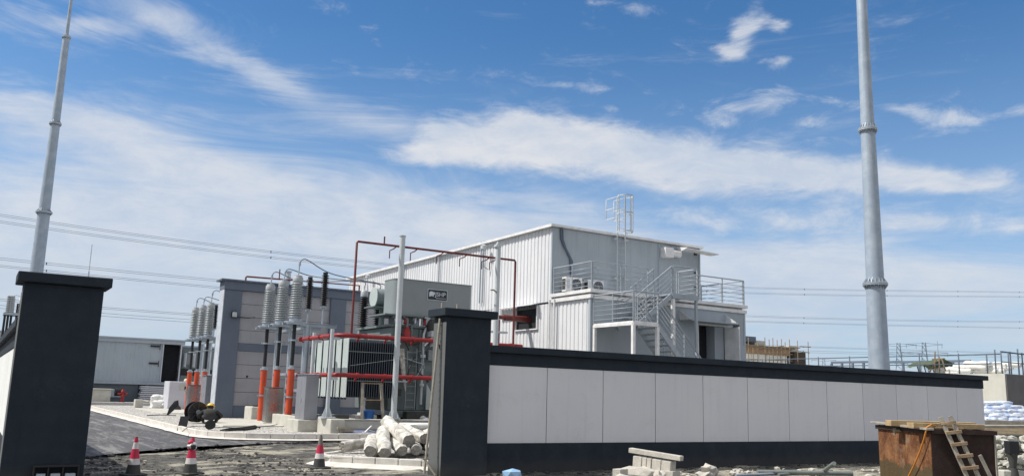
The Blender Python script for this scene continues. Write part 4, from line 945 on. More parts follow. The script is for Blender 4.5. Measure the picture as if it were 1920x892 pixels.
# air conditioners
def aircon(x, label):
    r = thing('air_conditioner', label, 'air conditioner', (x, 29.8, 6.0), 'outdoor units on the balcony')
    y0, y1, z0 = 29.55, 29.87, 6.05
    MB().box(x, x+.86, y0, y1, z0, z0+.62).build('body', m_trim, r, bevel=.02)
    MB().box(x-.008, x-.001, y0+.04, y1-.04, z0+.08, z0+.55).build('side_grille', m_coneb, r)
    MB().cyl((x+.55,y0-.012,z0+.31),(x+.55,y0+.0,z0+.31),.27,n=28).build('fan_opening', m_black, r)
    k = MB()
    for rr_ in (.07,.14,.2,.26):
        k.tube([(x+.55+rr_*math.cos(R(a_)), y0-.02, z0+.31+rr_*math.sin(R(a_))) for a_ in range(0,361,20)], .006, 5)
    for a_ in range(0,180,30): c,s = math.cos(R(a_))*.26, math.sin(R(a_))*.26; k.cyl((x+.55-c,y0-.02,z0+.31-s),(x+.55+c,y0-.02,z0+.31+s),.005,n=5)
    k.build('fan_guard', m_galv, r)
    MB().box(x+.03,x+.83,y0+.02,y1-.02,5.945,6.045).build('foot', m_black, r)
    MB().box(x+.03, x+.2, y0-.004, y0-.0005, z0+.12, z0+.52).build('front_badge', m_white, r)
    return r
aircon(21.06, 'white air conditioning unit on the balcony nearest the ribbed corner, left of two')
aircon(22.24, 'white air conditioning unit on the balcony, right of the two units')
r = thing('junction_box', 'small grey junction box on a thin post right of the air conditioning units', 'junction box', (23.2, 29.6, 5.95))
MB().cyl((23.1,29.7,5.95),(23.1,29.7,6.75),.025,n=8).build('post', m_rail, r); MB().box(23.0,23.3,29.6,29.7,6.35,6.7).build('box', m_shade, r, bevel=.01)
# red pipe into the window
r = thing('red_duct', 'thick dull red pipe running from the dark side window towards the transformer', 'pipe', (19, 32, 5))
MB().cyl((17.6,32.1,4.98),(20.6,32.1,4.98),.09,n=14).cyl((19.6,32.1,4.98),(21.3,32.1,4.98),.135,n=16).build('pipe', m_dred, r)
for x in (18.6, 19.3): MB().box(x-.05,x+.05,32.05,32.15,.2,4.87).build('support', m_dred, r)
MB().box(18.3,19.7,31.95,32.25,4.28,4.36).build('tray', m_galv, r)
# ------------------------------------------------------------------ traffic cones
def cone(p, rz, bands, label, top=.028, tip=None, extra=False):
    r = thing('traffic_cone', label, 'traffic cone', (p.x, p.y, p.z), 'traffic cones in the gateway'); x, y, z = p
    MB().obox((x,y,z+.018),.40,.40,.036,rz).build('foot', m_coneb, r, bevel=.012)
    hh = .70; rad = lambda q: .135+(top-.135)*(q-.036)/(hh-.036)
    for z0, z1, mm, nm in bands:
        MB().cyl((x,y,z+z0),(x,y,z+z1),rad(z0),rad(z1),n=24,caps=True).build(nm, mm, r)
    MB().cyl((x,y,z+hh),(x,y,z+hh+.012),top*.8,n=14).build('tip_hole', m_coneb, r)
    if extra:
        MB().rock((x-.01,y-.03,z+.54),.085,.075,.075,0,2,rough=.5).build('torn_sleeve', m_conew, r); MB().rock((x+.0,y-.105,z+.52),.05,.02,.045,0,2).build('sleeve_hole', m_black, r)
        MB().rock((x-.05,y-.03,z+.60),.05,.05,.05,0,2,rough=.5).build('torn_sleeve', m_cone, r)
C_ = m_cone; Wb = m_conew; K = m_coneb
cone(aZ(249,890,-.02), .25, [(.036,.20,K,'black_band'),(.20,.31,Wb,'white_band'),(.31,.49,C_,'red_band'),(.49,.61,Wb,'white_band'),(.61,.70,C_,'red_band')], 'clean red and white traffic cone nearest the left pillar')
cone(aZ(356,888,-.02), .5, [(.036,.20,K,'black_band'),(.20,.31,Wb,'white_band'),(.31,.50,C_,'red_band'),(.50,.62,Wb,'white_band'),(.62,.70,C_,'red_band')], 'battered red and white cone with a torn crumpled top', extra=True)
cone(aZ(598,877,-.02), .1, [(.036,.21,K,'black_band'),(.21,.32,Wb,'white_band'),(.32,.50,C_,'red_band'),(.50,.70,m_coneg,'dusty_band')], 'dusty traffic cone with a grey tip beside the heap of white rolls')
# ------------------------------------------------------------------ planted island with membrane rolls
ik = [V(p) for p in ((10.6,22.4,0),(9.3,21.9,0),(8.2,21.0,0),(7.45,20.35,0),(7.15,19.95,0),(7.12,19.6,0),(7.3,19.3,0),(7.7,18.85,0),(8.2,18.35,0),(8.95,17.6,0),(9.5,17.06,0))]
ip = resample(ik, .55)
structure(kerb_mesh(ip, -.08, .20, .12).build('island_kerb', m_kerb, bevel=.012))
bm = bmesh.new(); bf = bm.faces.new([bm.verts.new((p.x, p.y, .155)) for p in ik] + [bm.verts.new(q) for q in ((16,17.06,.155),(16,22.4,.155))]); bmesh.ops.triangulate(bm, faces=[bf]); bm.verts.index_update()
y_ = MB(); y_.add([v.co.copy() for v in bm.verts], [[v.index for v in f.verts] for f in bm.faces]); bm.free(); structure(y_.build('island_fill', m_grav))
h = MB(); hv = []; hf = []
for i, p in enumerate(ip):
    d = (ip[min(i+1, len(ip)-1)]-ip[max(i-1, 0)]).normalized(); n_ = V((-d.y, d.x, 0)); w = .30+.12*mn.noise(V((i*.9, 4, 0)))
    hv += [p+V((0,0,.06)), p-n_*w+V((0,0,-.02))]
for i in range(len(ip)-1): hf.append((2*i, 2*i+1, 2*i+3, 2*i+2))
h.add(hv, hf); structure(h.build('island_haunch', m_kerb))
def roll(a, b, r, label, sag=0):
    a, b = V(a), V(b); d = (b-a); L_ = d.length; d.normalize(); x = d.cross(V((0,0,1))).normalized(); y = x.cross(d); n = 28; K_ = 26
    off = V((random.random()*30, random.random()*30, 0)); vs = []; fs = []
    for k in range(K_+1):
        f = k/K_; c = a+d*L_*f + V((0,0,-sag*math.sin(f*math.pi))); e = 1.0 - (.14 if k in (0, K_) else .03 if k in (1, K_-1) else 0)
        for i in range(n):
            t_ = 2*math.pi*i/n; q = V((math.cos(t_)*1.3, math.sin(t_)*1.3, f*L_*2.2))
            rr = r*e*(1.02 + .19*mn.fractal(q*1.3+off, 1, 2, 4) + .11*abs(mn.noise(V((q.x*3.5, q.y*3.5, q.z*.5))+off)) + .05*mn.noise(V((0,0,f*9))+off))
            vs.append(c+x*math.cos(t_)*rr+y*math.sin(t_)*rr*.94)
    for k in range(K_):
        for i in range(n): fs.append((k*n+i, (k+1)*n+i, (k+1)*n+(i+1)%n, k*n+(i+1)%n))
    root = thing('membrane_roll', label, 'roll', tuple(a), 'white wrapped rolls heaped on the island')
    m_ = MB(); m_.add(vs, fs, True); m_.build('wrap', m_plast, root)
    for nm, c, sg in (('roll_end', a, -1), ('roll_end', b, 1)):
        e_ = MB(); vv = [c + d*sg*.005]; ff = []
        for ring in (1, 2, 3, 4):
            for i in range(n):
                t_ = 2*math.pi*i/n; rr = r*.865*ring/4; vv.append(c+x*math.cos(t_)*rr+y*math.sin(t_)*rr*.94+d*sg*(.03*mn.noise(V((math.cos(t_)*ring, math.sin(t_)*ring, 3))+off) if ring < 4 else .0))
        for i in range(n): ff.append((0, 1+i, 1+(i+1)%n))
        for ring in range(3):
            for i in range(n): ff.append((1+ring*n+i, 1+(ring+1)*n+i, 1+(ring+1)*n+(i+1)%n, 1+ring*n+(i+1)%n))
        e_.add(vv, ff, True); e_.build(nm, m_wend, root)
roll(aY(641,836,20.4), aY(690,829,20.7), .125, 'short crumpled white roll at the left tip of the island, lying crosswise')
roll(aY(694,846,18.95), aY(699,822,20.6), .155, 'white roll with its dirty end facing the gateway, second from the left')
roll(aY(721,849,18.7), aY(717,806,20.5), .15, 'white roll sloping straight up the middle of the heap', -.05)
roll(aY(754,845,18.75), aY(731,818,20.6), .135, 'thin white roll half buried under the big top roll')
roll(aY(767,826,18.9), aY(724,790,20.9), .165, 'big white roll lying aslant on top of the heap')
roll(aY(780,843,18.75), aY(778,832,20.5), .135, 'white roll with a round pale end at the right foot of the heap')
roll(aY(797,822,19.3), aY(752,802,20.9), .15, 'white roll lying behind the big top roll')
roll(aY(812,842,18.9), aY(800,812,20.9), .15, 'white roll at the right end of the heap beside the pillar')
roll(aY(800,834,19.7), aY(760,822,21.2), .14, 'lower white roll hidden under the right of the heap')
o = MB().rock(aY(790,801,21.2), .62,.35,.13,0,3,rough=.2).build('cement_sack', m_sackw); tag(o, 'flat white sack lying behind the heap of rolls', 'sack')
for i in range(3):
    p = aZ(760+i*14, 852, .16); o = MB().obox((p.x,p.y,.165),.9,.05,.03,-.3).build('steel_strip', m_greyw) if i == 2 else None
    if o: tag(o, 'thin grey strip lying on the gravel before the rolls', 'strip')
def aP(x, y, p, n):
    d = ray(x, y); n = V(n); return C0 + d*((V(p)-C0).dot(n)/d.dot(n))
# ------------------------------------------------------------------ rusty water tank near the camera
EX, EY = V((math.cos(YAW), -math.sin(YAW), 0)), V((math.sin(YAW), math.cos(YAW), 0))
TO = V((13.77, 8.76, 0)); TR = -YAW
def tp(a, b, z): return TO + EX*a + EY*b + V((0,0,z))
r = thing('water_tank', 'rusty steel water tank with a dark rim before the right end of the wall', 'tank', tuple(TO))
TWd, TLg, TH = 1.08, 2.05, 1.32
def tbox(a0, a1, b0, b1, z0, z1, mb=None):
    mb = mb or MB(); c = tp((a0+a1)/2, (b0+b1)/2, (z0+z1)/2); return mb.obox(c, a1-a0, b1-b0, z1-z0, TR)
tbox(0, .012, 0, TLg, 0, TH).build('side_plate', m_rust, r); tbox(.0125, TWd, 0, .012, 0, TH).build('front_plate', m_rustd, r)
k = tbox(TWd-.012, TWd, .0125, TLg, 0, TH); tbox(.0125, TWd-.0125, TLg-.012, TLg, 0, TH, k); k.build('rear_plates', m_rustd, r)
k = tbox(-.04, .011, -.03, TLg+.03, TH-.075, TH-.005); tbox(.012, TWd+.03, -.04, -.001, TH-.075, TH-.005, k); k.build('rim_angle', m_rustd, r)
tbox(TWd-.02, TWd+.005, -.03, -.002, 0, TH-.08).build('corner_angle', m_greyw, r)
tbox(.02, TWd-.02, .02, TLg-.02, TH-.3, TH-.28).build('water', m_dkint, r)
q = tp(-.02, 1.05, TH-.07); k = MB().cyl(q, q-EX*.13, .022, n=10).cyl(q-EX*.11, q-EX*.11-V((0,0,.07)), .02, n=10).cyl(q-EX*.11-EY*.05+V((0,0,.03)), q-EX*.11+EY*.05+V((0,0,.03)), .01, n=8); k.build('tap', m_greyw, r)
def board(name, label, c, L_, w_, h_, rz, mm, tilt=0):
    M_ = Matrix.Rotation(rz, 3, 'Z') @ Matrix.Rotation(tilt, 3, 'Y'); o = MB().obox(c, L_, w_, h_, M_).build(name, mm, bevel=.004); return tag(o, label, 'plank')
board('plank', 'thin grey board along the left rim of the rusty tank', tp(-.03, 1.05, TH+.02), 2.25, .13, .035, TR+R(90), m_greyw, R(-1.2))
board('plank', 'pale wooden plank laid across the front of the rusty tank top', tp(.42, .30, TH+.05), 1.25, .22, .085, TR+R(3), m_woodp)
board('plank', 'second pale plank behind the front one on the rusty tank top', tp(.50, 1.0, TH+.06), 1.5, .25, .10, TR-R(2), m_woodp)
board('plank', 'thin edge batten on the front rim of the tank beside the orange hose', tp(.28, .05, TH+.018), .62, .06, .03, TR+R(1), m_wood)
board('plank', 'long dark board sticking out to the right of the rusty tank', tp(1.35, .55, TH+.06), 1.9, .3, .04, TR+R(6), m_greyw, R(-1.5))
r = thing('wooden_ladder', 'rough wooden ladder leaning on the front of the rusty tank', 'ladder', tuple(tp(.5, -.45, 0)))
A0, A1 = aP(1763,781,tp(.2,-.03,1.4),-EY), aP(1781,779,tp(.2,-.03,1.4),-EY)
B0, B1 = aP(1815,897,tp(.5,-.24,.5),-EY), aP(1836,895,tp(.5,-.24,.5),-EY)
def ext(a, b, z): return a + (b-a)*((z-a.z)/(b.z-a.z))
for a_, b_ in ((A0,B0),(A1,B1)): MB().bar(a_, ext(a_, b_, .01), .06, .05, up=EY).build('ladder_rail', m_greyw, r, bevel=.006)
for i in range(7):
    f = .26+i*.19; p_, q_ = A0.lerp(B0, f), A1.lerp(B1, f); d = (q_-p_).normalized(); MB().bar(p_-d*.05-EY*.045, q_+d*.05-EY*.045, .035, .055, up=(0,0,1)).build('rung', m_wood, r, bevel=.004)
k = MB()
for i in range(4):
    f = .09+.012*i; p_, q_ = A0.lerp(B0, f), A1.lerp(B1, f); d = (q_-p_).normalized(); c_ = (p_+q_)/2
    k.tube([c_+d*.13*math.cos(t_*.7)+EY*.05*math.sin(t_*.7)+V((0,0,.006*math.sin(t_*2+i))) for t_ in range(10)], .007, 5)
k.build('wire_lashing', m_ropeo if False else m_wood, r)
pl_ = [aP(x_, y_, tp(-.07, 0, 0), -EX) for x_, y_ in ((1737,806),(1732,824),(1725,845),(1715,869),(1703,893))]
pl_ = [tp(.15,.12,TH+.05), tp(.02,-.02,TH+.07), tp(-.05,.02,TH+.02)] + pl_ + [V((pl_[-1].x-.1, pl_[-1].y+.15, .02))]
o = MB().tube(pl_, .014, 8).build('orange_hose', m_ropeo); tag(o, 'thin orange hose hanging over the front corner of the rusty tank', 'hose')
o = MB().obox(tp(.75,-.55,.42), .05, .03, 1.15, Matrix.Rotation(TR,3,'Z') @ Matrix.Rotation(R(-24),3,'Y')).build('stick', m_greyw); tag(o, 'loose grey stick leaning right of the wooden ladder', 'stick')
# ------------------------------------------------------------------ stones and pipes at the wall foot
O = aZ(1190, 846, .52); e1 = V((.35,-.94,0)).normalized(); e2 = V((-e1.y, e1.x, 0)) * -1; O = V((O.x, O.y, 0)); rz = math.atan2(e1.y, e1.x)
def sp(a, b, z): return O + e1*a + e2*b + V((0,0,z))
def stone(name, label, c, sx_, sy_, sz_, rot, mm=None, cat='stone', grp=None):
    o = MB().obox(c, sx_, sy_, sz_, rot).build(name, mm or m_stone, bevel=.012, seg=2); return tag(o, label, cat, grp)
Rt = Matrix.Rotation(rz, 3, 'Z') @ Matrix.Rotation(R(4.5), 3, 'Y')
stone('kerb_stone', 'long pale kerbstone lying on top of the stone stack', sp(.53, .02, .50), 1.26, .16, .105, Rt, cat='kerbstone')
for i, (a_, w_, nm) in enumerate(((.13,.21,'first'),(.305,.10,'second'),(.42,.10,'third'),(.60,.21,'fourth'),(.83,.22,'fifth'))):
    stone('paving_block', 'pale block standing on edge under the long kerbstone, %s from the left' % nm, sp(a_, .0, .325-.075*a_), w_, .26, .235, Rt, cat='block', grp='blocks under the kerbstone')
stone('paving_block', 'dark shaded base block beneath the right of the stone stack', sp(.78, .02, .07), .50, .34, .22, rz, m_conc, 'block')
stone('paving_block', 'shaded base block under the middle of the stone stack', sp(.28, .06, .10), .40, .3, .2, rz, m_conc, 'block')
def boulder(name, label, p, sx_, sy_, sz_, rz_=0, mm=None, grp=None, sub=2, cat='stone'):
    o = MB().rock(p, sx_, sy_, sz_, rz_, sub, rough=.75)
    o.sm = [False]*len(o.sm); o = o.build(name, mm or m_stone, bevel=.008); return tag(o, label, cat, grp)
boulder('broken_stone', 'large white broken slab leaning at the front of the stone stack', sp(.28, .30, .06), .42, .10, .17, rz, m_stone)
boulder('broken_stone', 'chunky pale rock at the lower right of the stone stack', sp(.80, .34, .05), .13, .12, .15, 0)
p = aZ(1163, 887, .1); stone('kerb_stone', 'squarish pale stone left of the stone stack', p, .30, .2, .2, .3, cat='kerbstone')
p = aZ(1165, 899, .05); boulder('broken_stone', 'flat white stone in front at the left foot of the stack', p, .24, .16, .09)
p = aZ(1331, 884, .1); boulder('broken_stone', 'jagged white rock alone right of the stone stack', p, .20, .16, .16, .5, sub=2)
p = aZ(1322, 891, .05); boulder('broken_stone', 'small white stone at the foot of the jagged rock', p, .2, .14, .08)
p = aZ(961, 889, .1); o = MB().rock(p+V((0,0,.0)), .24, .16, .13, .4, 1, rough=.25).build('wrapped_bundle', m_bluew); tag(o, 'pale blue wrapped bundle on the ground by the wall near the pillar', 'bundle')
def pipe_on_ground(px0, px1, r_, label, mm, z0=.06, z1=.06):
    a_, b_ = aZ(*px0, z0), aZ(*px1, z1); o = MB().cyl(a_, b_, r_, n=14).build('loose_pipe', mm); return tag(o, label, 'pipe', 'loose pipes at the wall foot')
pipe_on_ground((1420,884), (1598,887), .055, 'long dark green-grey pipe lying along the wall foot', m_greend, .09, .09)
pipe_on_ground((1460,889), (1560,882), .035, 'thin grey pipe lying aslant under the long one', m_greend)
pipe_on_ground((1543,883), (1564,868), .045, 'short grey pipe with its end raised against the wall', m_greend, .10, .42)
pipe_on_ground((1380,890), (1480,886), .03, 'thin pale pipe at the left end of the loose pipes', m_galv)
rb = MB(); random.seed(21)
for i in range(110):
    px_ = random.uniform(1255, 1660); y_ = random.uniform(878, 900) if px_ > 1300 else random.uniform(884, 900)
    p = aZ(px_, y_, 0.0); s_ = random.choice((.02,.03,.04,.06,.09))*random.uniform(.6,1.2); rb.rock((p.x, p.y, s_*.25), s_*1.2, s_, s_*.7, random.random()*3, 1, rough=.5)
stuff(tag(rb.build('rubble_chips', m_stone), 'scattered pale rubble chips along the wall foot by the pipes', 'rubble'))
rb = MB(); rl = MB()
for i in range(4200):
    x_, y_ = random.uniform(1.2, 9.2), random.uniform(15.6, 26.2)
    if y_ > 21.6+.82*(x_-1.6) or (x_ > 7.0 and y_ > 17): continue
    pt = mn.fractal(V((x_*.55, y_*.35, 7)), 1, 2, 4)
    if pt < -.05 and random.random() < .75: continue
    s_ = .008+.030*random.random()**4; (rb if random.random() < .8 else rl).rock((x_, y_, gh(x_, y_)+s_*.25), s_*1.35, s_, s_*.8, random.random()*3, 1, rough=.6)
stuff(tag(rl.build('sandy_clods', mat('sandy_clod', (.46,.42,.33), (.30,.28,.23), 8, rough=.95)), 'pale sandy clods strewn across the churned gateway', 'gravel'))
for i in range(300):
    x_ = random.uniform(9.5, 26); s_ = .012+.03*random.random()**2; y_ = 16.6-abs(random.gauss(0,.5)); rb.rock((x_, y_, gh(x_, y_)+s_*.3), s_*1.3, s_, s_*.8, random.random()*3, 1, rough=.5)
stuff(tag(rb.build('loose_gravel', mat('dusty_chips', (.085,.083,.08), (.04,.04,.04), 8, rough=.95)), 'dark broken asphalt lumps strewn over the dirt gateway', 'gravel'))
rb = MB()
for i in range(260):                                                 # crumbs of black asphalt along the broken edge
    (x0,y0),(x1,y1) = random.choice(list(zip(edge[1:], edge[2:]))); f = random.random(); s_ = .015+.04*random.random()**2
    x_, y_ = x0+(x1-x0)*f+random.gauss(0,.1), y0+(y1-y0)*f-abs(random.gauss(0,.16)); rb.rock((x_,y_,gh(x_,y_)+s_*.4), s_*1.3, s_, s_*.8, random.random()*3, 1, rough=.5)
stuff(tag(rb.build('asphalt_crumbs', mat('asphalt_crumb', (.03,.03,.032), rough=.9)), 'black asphalt crumbs along the broken road edge', 'gravel'))
# ------------------------------------------------------------------ right-hand background
DC = V((51.2, 27.7, 0)); DZ = 3.67
r = thing('concrete_platform', 'raised concrete platform with a sunlit side beyond the right end of the wall', 'platform', (51.2, 27.7, 0))
MB().box(51.2, 110, 27.7, 140, -.3, DZ).build('retaining_wall', mat('pale_cast_concrete', (.56,.55,.49), (.48,.47,.42), .8, rough=.9, streak=.25, bump=.1), r)
MB().box(51.25, 110, 27.64, 27.69, -.3, DZ-.02).build('shaded_front_skin', mat('shaded_cast_concrete', (.13,.125,.13), (.17,.16,.16), 1.1, rough=.95, bump=.3), r)  # thin skin with the front side's shade put into the concrete colour
fn = thing('guard_fence', 'thin steel guard fence along the edge of the raised platform', 'fence', (51.5, 28, DZ))
ys_ = [28+i*2.6 for i in range(34)]
for i, y in enumerate(ys_): MB().cyl((51.5,y,DZ),(51.5,y,DZ+1.25),.045,n=6).build('fence_post', m_fwcol, fn)
for z in (1.15, .6): MB().cyl((51.5,28,DZ+z),(51.5,ys_[-1],DZ+z),.035,n=6).build('fence_rail', m_fwcol, fn)
for i in range(6): MB().cyl((52.5+i*1.3,28,DZ),(52.5+i*1.3,28,DZ+1.35),.045,n=6).build('fence_post', m_fwcol, fn)
MB().cyl((51.5,28,DZ+1.3),(60,28,DZ+1.15),.05,n=6).cyl((51.5,28,DZ+.7),(60,28,DZ+.65),.035,n=6).build('fence_rail', m_fwcol, fn)
for i, px_ in enumerate((1852, 1868, 1893, 1911)):
    p = aX(px_, 700, 53.5); MB().cyl((53.5,p.y,DZ),(53.5,p.y,DZ+1.3+.25*(i%2)),.05,n=6).build('prop_post', m_fwcol, fn)
def beamrack(px0, px1, py, D, n, label):
    a_, b_ = aX(px0, py, D), aX(px1, py+1, D); r = thing('pipe_rack', label, 'rack', (D, b_.y, DZ)); z = (a_.z+b_.z)/2
    MB().bar((D,a_.y,z),(D,b_.y,z),.16,.16).build('beam', m_fwcol, r)
    for i in range(n): y = a_.y+(b_.y-a_.y)*i/(n-1); MB().bar((D,y,DZ),(D,y,z-.08),.14,.14,up=(0,1,0)).build('post', m_fwcol, r)
beamrack(1559, 1640, 678, 56, 5, 'dark pipe rack on posts left of the thick mast')
beamrack(1664, 1820, 677, 60, 6, 'dark pipe rack on posts right of the thick mast')
wr = 0
for j, (py, x0, x1, rr_) in enumerate(((681.5,1808,1856,.30),(683,1862,1915,.30),(687,1788,1850,.30),(688,1852,1900,.28),(693,1757,1822,.32),(694,1824,1885,.32),(698,1752,1800,.3))):
    X_ = 54+.3*(j%2); a_, b_ = aX(x0, py, X_), aX(x1, py+.6, X_); n_ = 14; pts = []; rs = []
    for i in range(n_+1):
        f = i/n_; q = a_.lerp(b_, f); q.z += .02*math.sin(f*9+j); pts.append(q); rs.append(.62*rr_*(.7 if i in (0, n_) else 1)*(.96+.05*math.sin(f*11+j*2)))
    o = MB().tube(pts, rs, 12).build('white_bale', m_sackw); tag(o, 'long white bale on the raised platform, %s' % ['top row left','top row right','second row left','second row right','third row left','third row right','lowest at the left end'][j], 'bale', 'white bales stacked on the platform')
p = aX(1742, 692, 54); r = thing('tarpaulin_heap', 'olive tarpaulin sagging over sticks on the raised platform', 'tarpaulin', (54, p.y, DZ))
a_, b_ = aX(1717, 686, 54), aX(1768, 680, 54); k = MB(); N_ = 16
for j in range(7):
    for i in range(N_): f = i/(N_-1); q = a_.lerp(b_, f); k.v.append(V((q.x-1.2+j*.45, q.y, q.z+.25*math.sin(j/6*math.pi)+.12*mn.noise(V((i*.5,j*.7,0)))-.15*abs(j-3)/3)))
for j in range(6):
    for i in range(N_-1): k.f.append([j*N_+i, j*N_+i+1, (j+1)*N_+i+1, (j+1)*N_+i]); k.sm.append(True)
k.build('cover', m_green, r)
for px_ in (1724, 1737, 1752, 1766): q = aX(px_, 688, 54); MB().cyl((54,q.y,DZ),(54,q.y+.2,q.z+.2),.04,n=6).build('stick', m_bamb, r)
q = aX(1752, 690, 53); 
r = thing('pole_tangle', 'tangle of dusty scaffold poles beside the olive tarpaulin', 'scaffold', (53, q.y, DZ))
for px0, py0, px1, py1 in ((1753,698,1753,658),(1748,673,1771,672),(1766,672,1773,695),(1743,697,1757,672),(1762,698,1761,668)):
    a_, b_ = aX(px0, py0, 53), aX(px1, py1, 53); MB().cyl(a_, b_, .05, n=6).build('pole', m_bamb, r)
p = aX(1761, 700, 120); q = aX(1761, 639, 120)
r = thing('lattice_antenna', 'very thin antenna mast on the horizon right of the two pylons', 'antenna', (120, p.y, 0)); MB().cyl((120,p.y,0),(120,p.y,q.z),.16,.06,n=6).build('mast_pole', m_haze, r); MB().box(119.8,120.2,p.y-.4,p.y+.4,q.z*.72,q.z*.72+.3).build('platform', m_haze, r)
# half-built house with scaffolding
hY = 66.
def hx_(px_): return aY(px_, 660, hY).x
x0, x1, x2, x3 = hx_(1388), hx_(1480), hx_(1484), hx_(1505)
r = thing('half_built_house', 'half-built brick and concrete house behind bamboo poles right of the white building', 'building', (x0, hY, 0))
zt = lambda px_, py_: aY(px_, py_, hY).z
MB().box(x0, x1, hY, hY+8, zt(1440,664), zt(1440,652)).build('brick_wall', m_brick, r)
MB().box(x0, hx_(1422), hY+.3, hY+6, zt(1405,640), zt(1405,629.5)).build('roof_parapet', m_fwcol, r); MB().box(hx_(1421), hx_(1441), hY+.4, hY+5, zt(1430,647), zt(1430,638)).build('upper_slab', m_conc, r)
MB().box(x0, hx_(1484), hY-.5, hY+8, zt(1440,651.8), zt(1440,649)).build('floor_slab', m_bamb, r)
for i in range(6): a_ = hx_(1400+i*13.4); MB().box(a_, hx_(1400+i*13.4+11), hY+.2, hY+.4, 0, zt(1440,664.5)).build('white_panel', m_cladw, r)
MB().box(x2, x3, hY-.4, hY+3, 0, zt(1494,660)).build('dark_column', mat('dark_timber_shutter', (.06,.045,.035), rough=.9), r)
MB().box(x2, hx_(1501), hY+.3, hY+3, zt(1494,659.5), zt(1494,648)).build('concrete_pier', m_conc, r)
r = thing('bamboo_scaffold', 'rough scaffold of upright poles and ledgers around the half-built house', 'scaffold', (x0, hY-1, 0))
tops = [(1403,632),(1412,650),(1420,640),(1434,632),(1442,636),(1449,633),(1457,637),(1465,635),(1472,641),(1480,636),(1495,638),(1515,640)]
for px_, py_ in tops: a_ = aY(px_, py_, hY-1); MB().cyl((a_.x,hY-1,0),(a_.x,hY-1,a_.z),.045,n=6).build('pole', m_bamb, r)
for (pa, ya), (pb_, yb) in (((1390,643),(1446,654)),((1390,648),(1485,656)),((1396,660),(1486,664)),((1440,649),(1500,652)),((1496,658),(1518,661)),((1390,672),(1486,676)),((1424,655),(1470,648)),((1500,649),(1520,650))):
    a_, b_ = aY(pa, ya, hY-1.1), aY(pb_, yb, hY-1.1); MB().cyl(a_, b_, .05, n=6).build('ledger', m_bamb, r)
# blue-white sacks, timber stack, rubble on the right
D0 = (C0+ray(1880,770)*33)
random.seed(5); SX = D0.x; n_ = 0
names = ['lowest', 'second', 'third', 'fourth', 'top']
for row in range(5):
    cnt = 4 if row < 3 else 3 if row == 3 else 2
    for j in range(cnt):
        py = 786-row*7.4; px_ = 1856+j*20+(row%2)*8+(2 if row < 4 else 6)
        if row >= 3: px_ -= 3
        p = C0+ray(px_, py)*(33+.1*row); o = MB().rock(p, .34, .26, .105, -YAW+random.uniform(-.2,.2), 3, rough=.22).build('cement_sack', m_sack)
        tag(o, 'blue and white sack in the pile beyond the wall, %s layer, %s from left' % (names[row], ['first','second','third','fourth'][j]), 'sack', 'blue and white sacks piled beyond the wall')
o = MB().obox(C0+ray(1885,800)*33, 2.2, 1.2, .5, -YAW).build('sack_pallet', m_greyw); tag(o, 'low timber pallet under the pile of blue and white sacks', 'pallet')
o = MB().obox((C0+ray(1885,812)*33)-V((0,0,.25)), 1.9, 1.0, .9, -YAW).build('pallet_base', m_conc); tag(o, 'rough concrete base under the sack pallet', 'base')
for i in range(7):
    p = C0+ray(1897+random.uniform(-3,3), 797+i*2.6)*(23.2-.12*i); o = MB().obox(p, 1.5, .12, .03, -YAW+random.uniform(-.05,.05)).build('plank', m_woodp if i%2 else m_greyw); tag(o, 'plank in the stack at the right edge beyond the tank, number %s from the top' % ['one','two','three','four','five','six','seven'][i], 'plank', 'planks stacked at the right edge')
o = MB().obox(C0+ray(1902,817)*22.9-V((0,0,.02)), 1.7, .25, .05, -YAW).build('plank', m_greyw); tag(o, 'wide grey bearer board under the plank stack above the rubble', 'plank')
random.seed(9)
rb = MB()
for i in range(240):
    a_ = random.uniform(-.7,.9); b_ = random.uniform(-.9,.5); c_ = C0+ray(1898, 870)*21.8; z = max(.03, (1.02-.2*abs(b_))*random.random())
    p = V((c_.x,c_.y,0))+EX*a_*.95+EY*b_+V((0,0,z)); s_ = random.uniform(.05,.12); rb.rock(p, s_*1.4, s_, s_*.7, random.random()*3, 1, rough=.5)
stuff(tag(rb.build('stone_rubble', mat('pale_rubble', (.56,.56,.50), (.36,.35,.31), 3, rough=.95, fine=.3)), 'heap of pale broken stone under the plank stack at the right edge', 'rubble'))
c_ = C0+ray(1897,838)*20.6; r = thing('old_stove', 'black square stove on a narrow stem in front of the stone rubble', 'stove', (c_.x, c_.y, 0))
MB().obox(c_, .25, .22, .30, -YAW).build('fire_box', m_black, r, bevel=.01); q = V((c_.x,c_.y,c_.z-.2)); MB().cyl(q+V((0,0,.06)), q-V((0,0,.28)), .12, .07, n=12).cyl(q-V((0,0,.28)),V((q.x,q.y,.02)),.09,.13,n=12).build('stem', m_coneb, r); MB().obox(c_+EX*.2-V((0,0,.1)),.14,.05,.05,-YAW).build('spout', m_black, r)
MB().obox(V((q.x,q.y,.12))+EY*.1, .55, .3, .24, -YAW).build('hearth', m_conc, r, bevel=.02)
